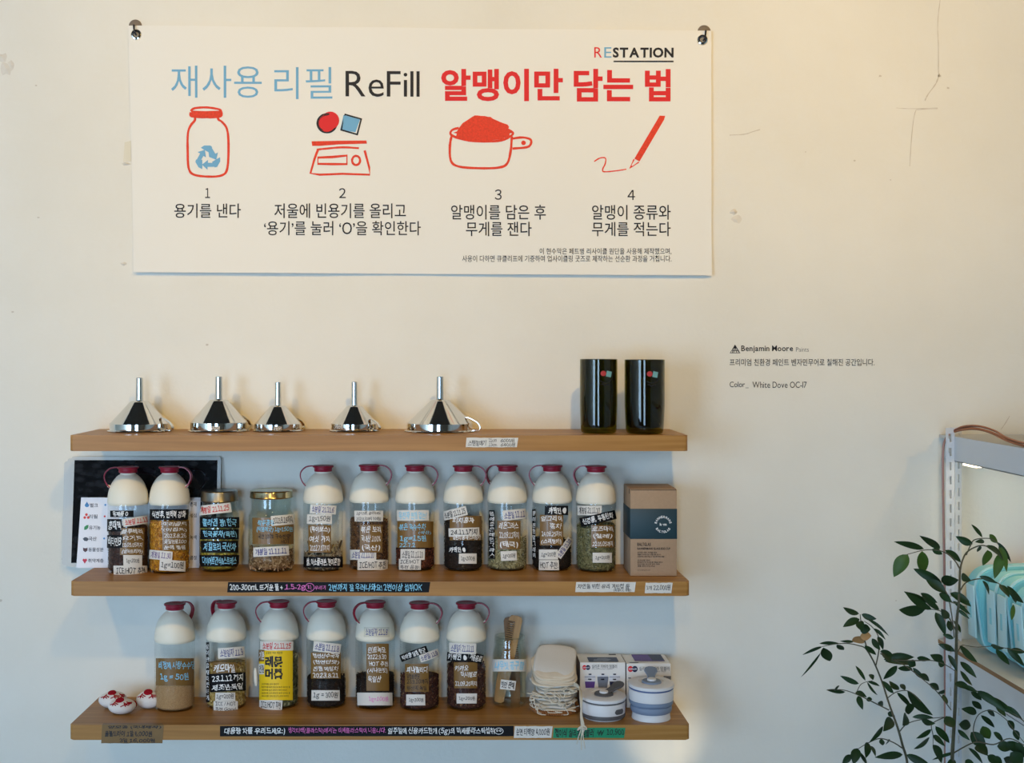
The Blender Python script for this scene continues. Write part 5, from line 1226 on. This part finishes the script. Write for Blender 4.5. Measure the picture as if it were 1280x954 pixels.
branch([B(960, 850), B(940, 790), B(965, 715), B(1030, 692), B(1100, 735), B(1150, 800), B(1200, 860)], .001, .0006); branch([B(905, 370), B(960, 378), B(1040, 373), B(1110, 385), B(1200, 400)], .0009, .0006)
branch([B(855, 420), B(880, 372), B(905, 370)], .0009, .0007)
obj('stem', bmS, STEM, plant, True)
def leaf(bm, q0, q1, wz, mi=0):
    w = wz*.2517*1.5e-3*random.uniform(.86, 1.0); y0 = depth(q0); p0 = pp(q0, y0); p1 = pp(q1, y0+random.uniform(-.035, .03)); ax = p1-p0; L = ax.length
    t = ax.normalized(); vw = Vector((0, 1, 0)); sd = t.cross(vw).normalized(); nm = sd.cross(t).normalized()
    tw = random.uniform(-.55, .55); sd, nm = sd*math.cos(tw)+nm*math.sin(tw), nm*math.cos(tw)-sd*math.sin(tw); w /= max(.6, math.cos(tw))
    bend = random.uniform(.04, .14)*L*(1 if random.random() < .8 else -1); fold = .22
    n = 9; rows = []
    for i in range(n+1):
        s = i/n; ww = w*.5*(math.sin(PI*s**.82)**.85 if 0 < s < 1 else 0)*(1.0)
        c = p0+ax*s-nm*bend*(s*(1-s))*4*.6+Vector((0, 0, 1))*bend*.5*math.sin(PI*s)
        if i in (0, n): rows.append([bm.verts.new(c)])
        else: rows.append([bm.verts.new(c+sd*ww-nm*fold*ww), bm.verts.new(c+sd*ww*.5-nm*fold*ww*.4), bm.verts.new(c), bm.verts.new(c-sd*ww*.5-nm*fold*ww*.4), bm.verts.new(c-sd*ww-nm*fold*ww)])
    for a, b in zip(rows[:-1], rows[1:]):
        for k in range(4):
            if len(a) == 1: f = (a[0], b[k], b[k+1])
            elif len(b) == 1: f = (a[k], b[0], a[k+1])
            else: f = (a[k], b[k], b[k+1], a[k+1])
            q = bm.faces.new(f); q.material_index = mi
UP = [((695, 685), (545, 648), 36), ((775, 685), (672, 618), 36), ((615, 712), (545, 825), 62, 1), ((685, 695), (690, 812), 56, 1), ((735, 685), (787, 712), 30), ((800, 690), (880, 752), 34), ((937, 660), (852, 622), 38), ((985, 628), (930, 562), 20), ((995, 650), (948, 650), 22),
      ((1060, 650), (1128, 752), 22), ((1020, 612), (1062, 655), 32, 1), ((1000, 668), (1090, 742), 28), ((975, 668), (960, 700), 20), ((1010, 690), (988, 768), 62, 1), ((1085, 700), (1045, 834), 46, 1), ((1066, 668), (1106, 800), 34, 1), ((785, 855), (642, 782), 42), ((802, 900), (705, 838), 46), ((780, 845), (868, 838), 62),
      ((880, 820), (930, 842), 36), ((825, 905), (922, 947), 38), ((770, 905), (832, 952), 34), ((712, 952), (595, 896), 36), ((762, 952), (678, 904), 30), ((970, 820), (1060, 856), 22), ((985, 842), (1018, 914), 20), ((1070, 862), (1120, 927), 38), ((1108, 868), (1192, 955), 34), ((1128, 900), (1152, 954), 22)]
DN = [((190, 375), (90, 417), 15), ((182, 405), (83, 528), 15), ((195, 380), (228, 448), 44), ((272, 358), (175, 360), 20), ((262, 365), (298, 392), 24), ((345, 352), (278, 348), 16), ((373, 212), (293, 180), 28), ((385, 214), (460, 238), 32), ((375, 238), (292, 278), 34), ((372, 250), (392, 302), 36), ((375, 285), (430, 290), 48),
      ((412, 237), (522, 324), 17), ((445, 285), (505, 342), 17), ((437, 335), (478, 392), 27), ((465, 325), (492, 392), 28), ((400, 370), (458, 417), 24), ((480, 395), (545, 422), 24), ((495, 440), (648, 428), 46), ((490, 402), (530, 455), 42), ((500, 448), (655, 468), 28), ((562, 470), (493, 538), 38), ((565, 482), (640, 490), 28),
      ((615, 452), (655, 470), 38), ((660, 432), (728, 440), 28), ((787, 443), (725, 415), 40), ((765, 455), (798, 468), 34), ((848, 397), (765, 362), 32), ((843, 335), (788, 315), 24), ((735, 192), (598, 100), 36), ((702, 190), (570, 192), 58), ((772, 192), (678, 110), 30), ((752, 205), (802, 322), 44), ((822, 232), (780, 188), 36),
      ((830, 300), (815, 245), 32), ((877, 307), (840, 245), 22), ((828, 108), (930, 177), 38), ((838, 148), (927, 218), 20), ((862, 190), (922, 238), 18), ((832, 152), (770, 115), 32), ((790, 362), (850, 400), 24), ((815, 415), (860, 500), 24), ((872, 370), (962, 455), 36), ((875, 450), (957, 532), 30), ((875, 494), (936, 570), 24),
      ((305, 600), (210, 590), 26), ((372, 560), (278, 520), 30), ((405, 545), (355, 470), 20), ((425, 512), (442, 542), 28), ((412, 550), (465, 617), 13), ((415, 548), (476, 572), 16), ((368, 620), (392, 690), 28), ((355, 602), (412, 628), 24), ((408, 640), (438, 636), 24), ((465, 655), (492, 668), 24), ((275, 570), (250, 590), 22), ((545, 607), (488, 545), 24),
      ((572, 590), (522, 545), 28), ((602, 592), (578, 562), 24), ((560, 603), (635, 682), 24), ((612, 595), (740, 717), 44), ((618, 655), (620, 712), 46), ((608, 715), (588, 768), 50), ((637, 725), (742, 728), 24), ((680, 735), (752, 757), 28), ((732, 787), (655, 832), 34), ((722, 828), (643, 884), 38), ((742, 815), (802, 872), 28), ((752, 770), (822, 855), 34),
      ((738, 862), (782, 955), 44), ((538, 735), (492, 797), 48), ((492, 772), (423, 850), 32), ((483, 832), (490, 866), 24), ((520, 835), (505, 862), 20), ((415, 850), (405, 930), 42), ((365, 880), (345, 962), 44), ((332, 912), (288, 962), 34), ((432, 868), (455, 922), 20), ((378, 900), (412, 962), 18), ((590, 912), (450, 926), 38), ((608, 912), (725, 962), 40),
      ((515, 705), (552, 722), 28), ((665, 515), (722, 548), 30), ((722, 560), (770, 590), 34), ((770, 610), (796, 588), 26), ((640, 480), (700, 540), 24), ((790, 612), (812, 660), 26),
      ((848, 557), (932, 592), 30), ((882, 570), (962, 602), 24), ((928, 600), (982, 642), 28), ((958, 595), (1100, 692), 44), ((1008, 625), (1152, 712), 44), ((1050, 650), (1102, 724), 34), ((1088, 670), (1185, 738), 30), ((933, 645), (982, 687), 32), ((957, 707), (880, 684), 38), ((978, 716), (1046, 778), 28), ((1008, 690), (1047, 722), 26), ((985, 770), (1022, 834), 54, 1),
      ((928, 800), (1002, 872), 64), ((952, 868), (1012, 918), 56), ((863, 788), (925, 842), 24), ((868, 762), (928, 768), 56), ((805, 720), (842, 778), 60), ((858, 898), (735, 938), 20), ((1138, 790), (1166, 842), 34), ((1108, 742), (1142, 792), 32), ((1038, 920), (1084, 960), 32), ((915, 878), (988, 960), 24), ((1125, 900), (1185, 962), 64), ((1058, 870), (1132, 882), 46),
      ((1098, 850), (1195, 902), 48), ((1028, 370), (1092, 384), 34), ((1052, 388), (1120, 467), 32), ((1108, 380), (1195, 475), 32), ((1130, 385), (1200, 405), 30), ((1140, 165), (1130, 245), 34, 1), ((1010, 915), (1060, 962), 46), ((1090, 930), (1140, 975), 46), ((1150, 850), (1200, 930), 40), ((900, 940), (960, 990), 40), ((850, 940), (800, 990), 30), ((1040, 800), (1090, 850), 26)]
groups = {}
for L_ in UP:
    q0, q1 = A(*L_[0]), A(*L_[1]); groups.setdefault('top', []).append((q0, q1, L_[2], L_[3] if len(L_) > 3 else 0))
for L_ in DN:
    q0, q1 = B(*L_[0]), B(*L_[1]); groups.setdefault('low', []).append((q0, q1, L_[2], L_[3] if len(L_) > 3 else 0))
bmL = bmesh.new()
for gname in groups:
    for q0, q1, w, mi in groups[gname]: leaf(bmL, q0, q1, w, mi)
obj('leaves', bmL, [LEAF, LEAF2], plant, 'all')
bmL = bmesh.new(); leaf(bmL, B(402, 328), B(338, 350), 56); leaf(bmL, B(378, 322), B(434, 322), 46); obj('dry_leaf', bmL, DRY, plant, 'all')['label'] = 'withered orange leaf'
bm = bmesh.new(); add_lathe(bm, [(0, 0), (.12, 0), (.13, .01), (.155, .30), (.165, .31), (.165, .33), (.15, .33), (.148, .30), (0, .30)], 40); obj('pot', bm, mat('clay_pot', (150, 120, 96), .8), plant, 40)
bm = bmesh.new()
for u, r in ((1190, .0035), (1138, .0024)):
    p1 = pp((u, 1010), depth((u, 1010))); add_tube(bm, smooth_pts([(p1.x*.3, 0, .30), (p1.x*.7, p1.y*.5, .5), p1], 6), r, 8)
obj('stem', bm, STEM, plant, True)
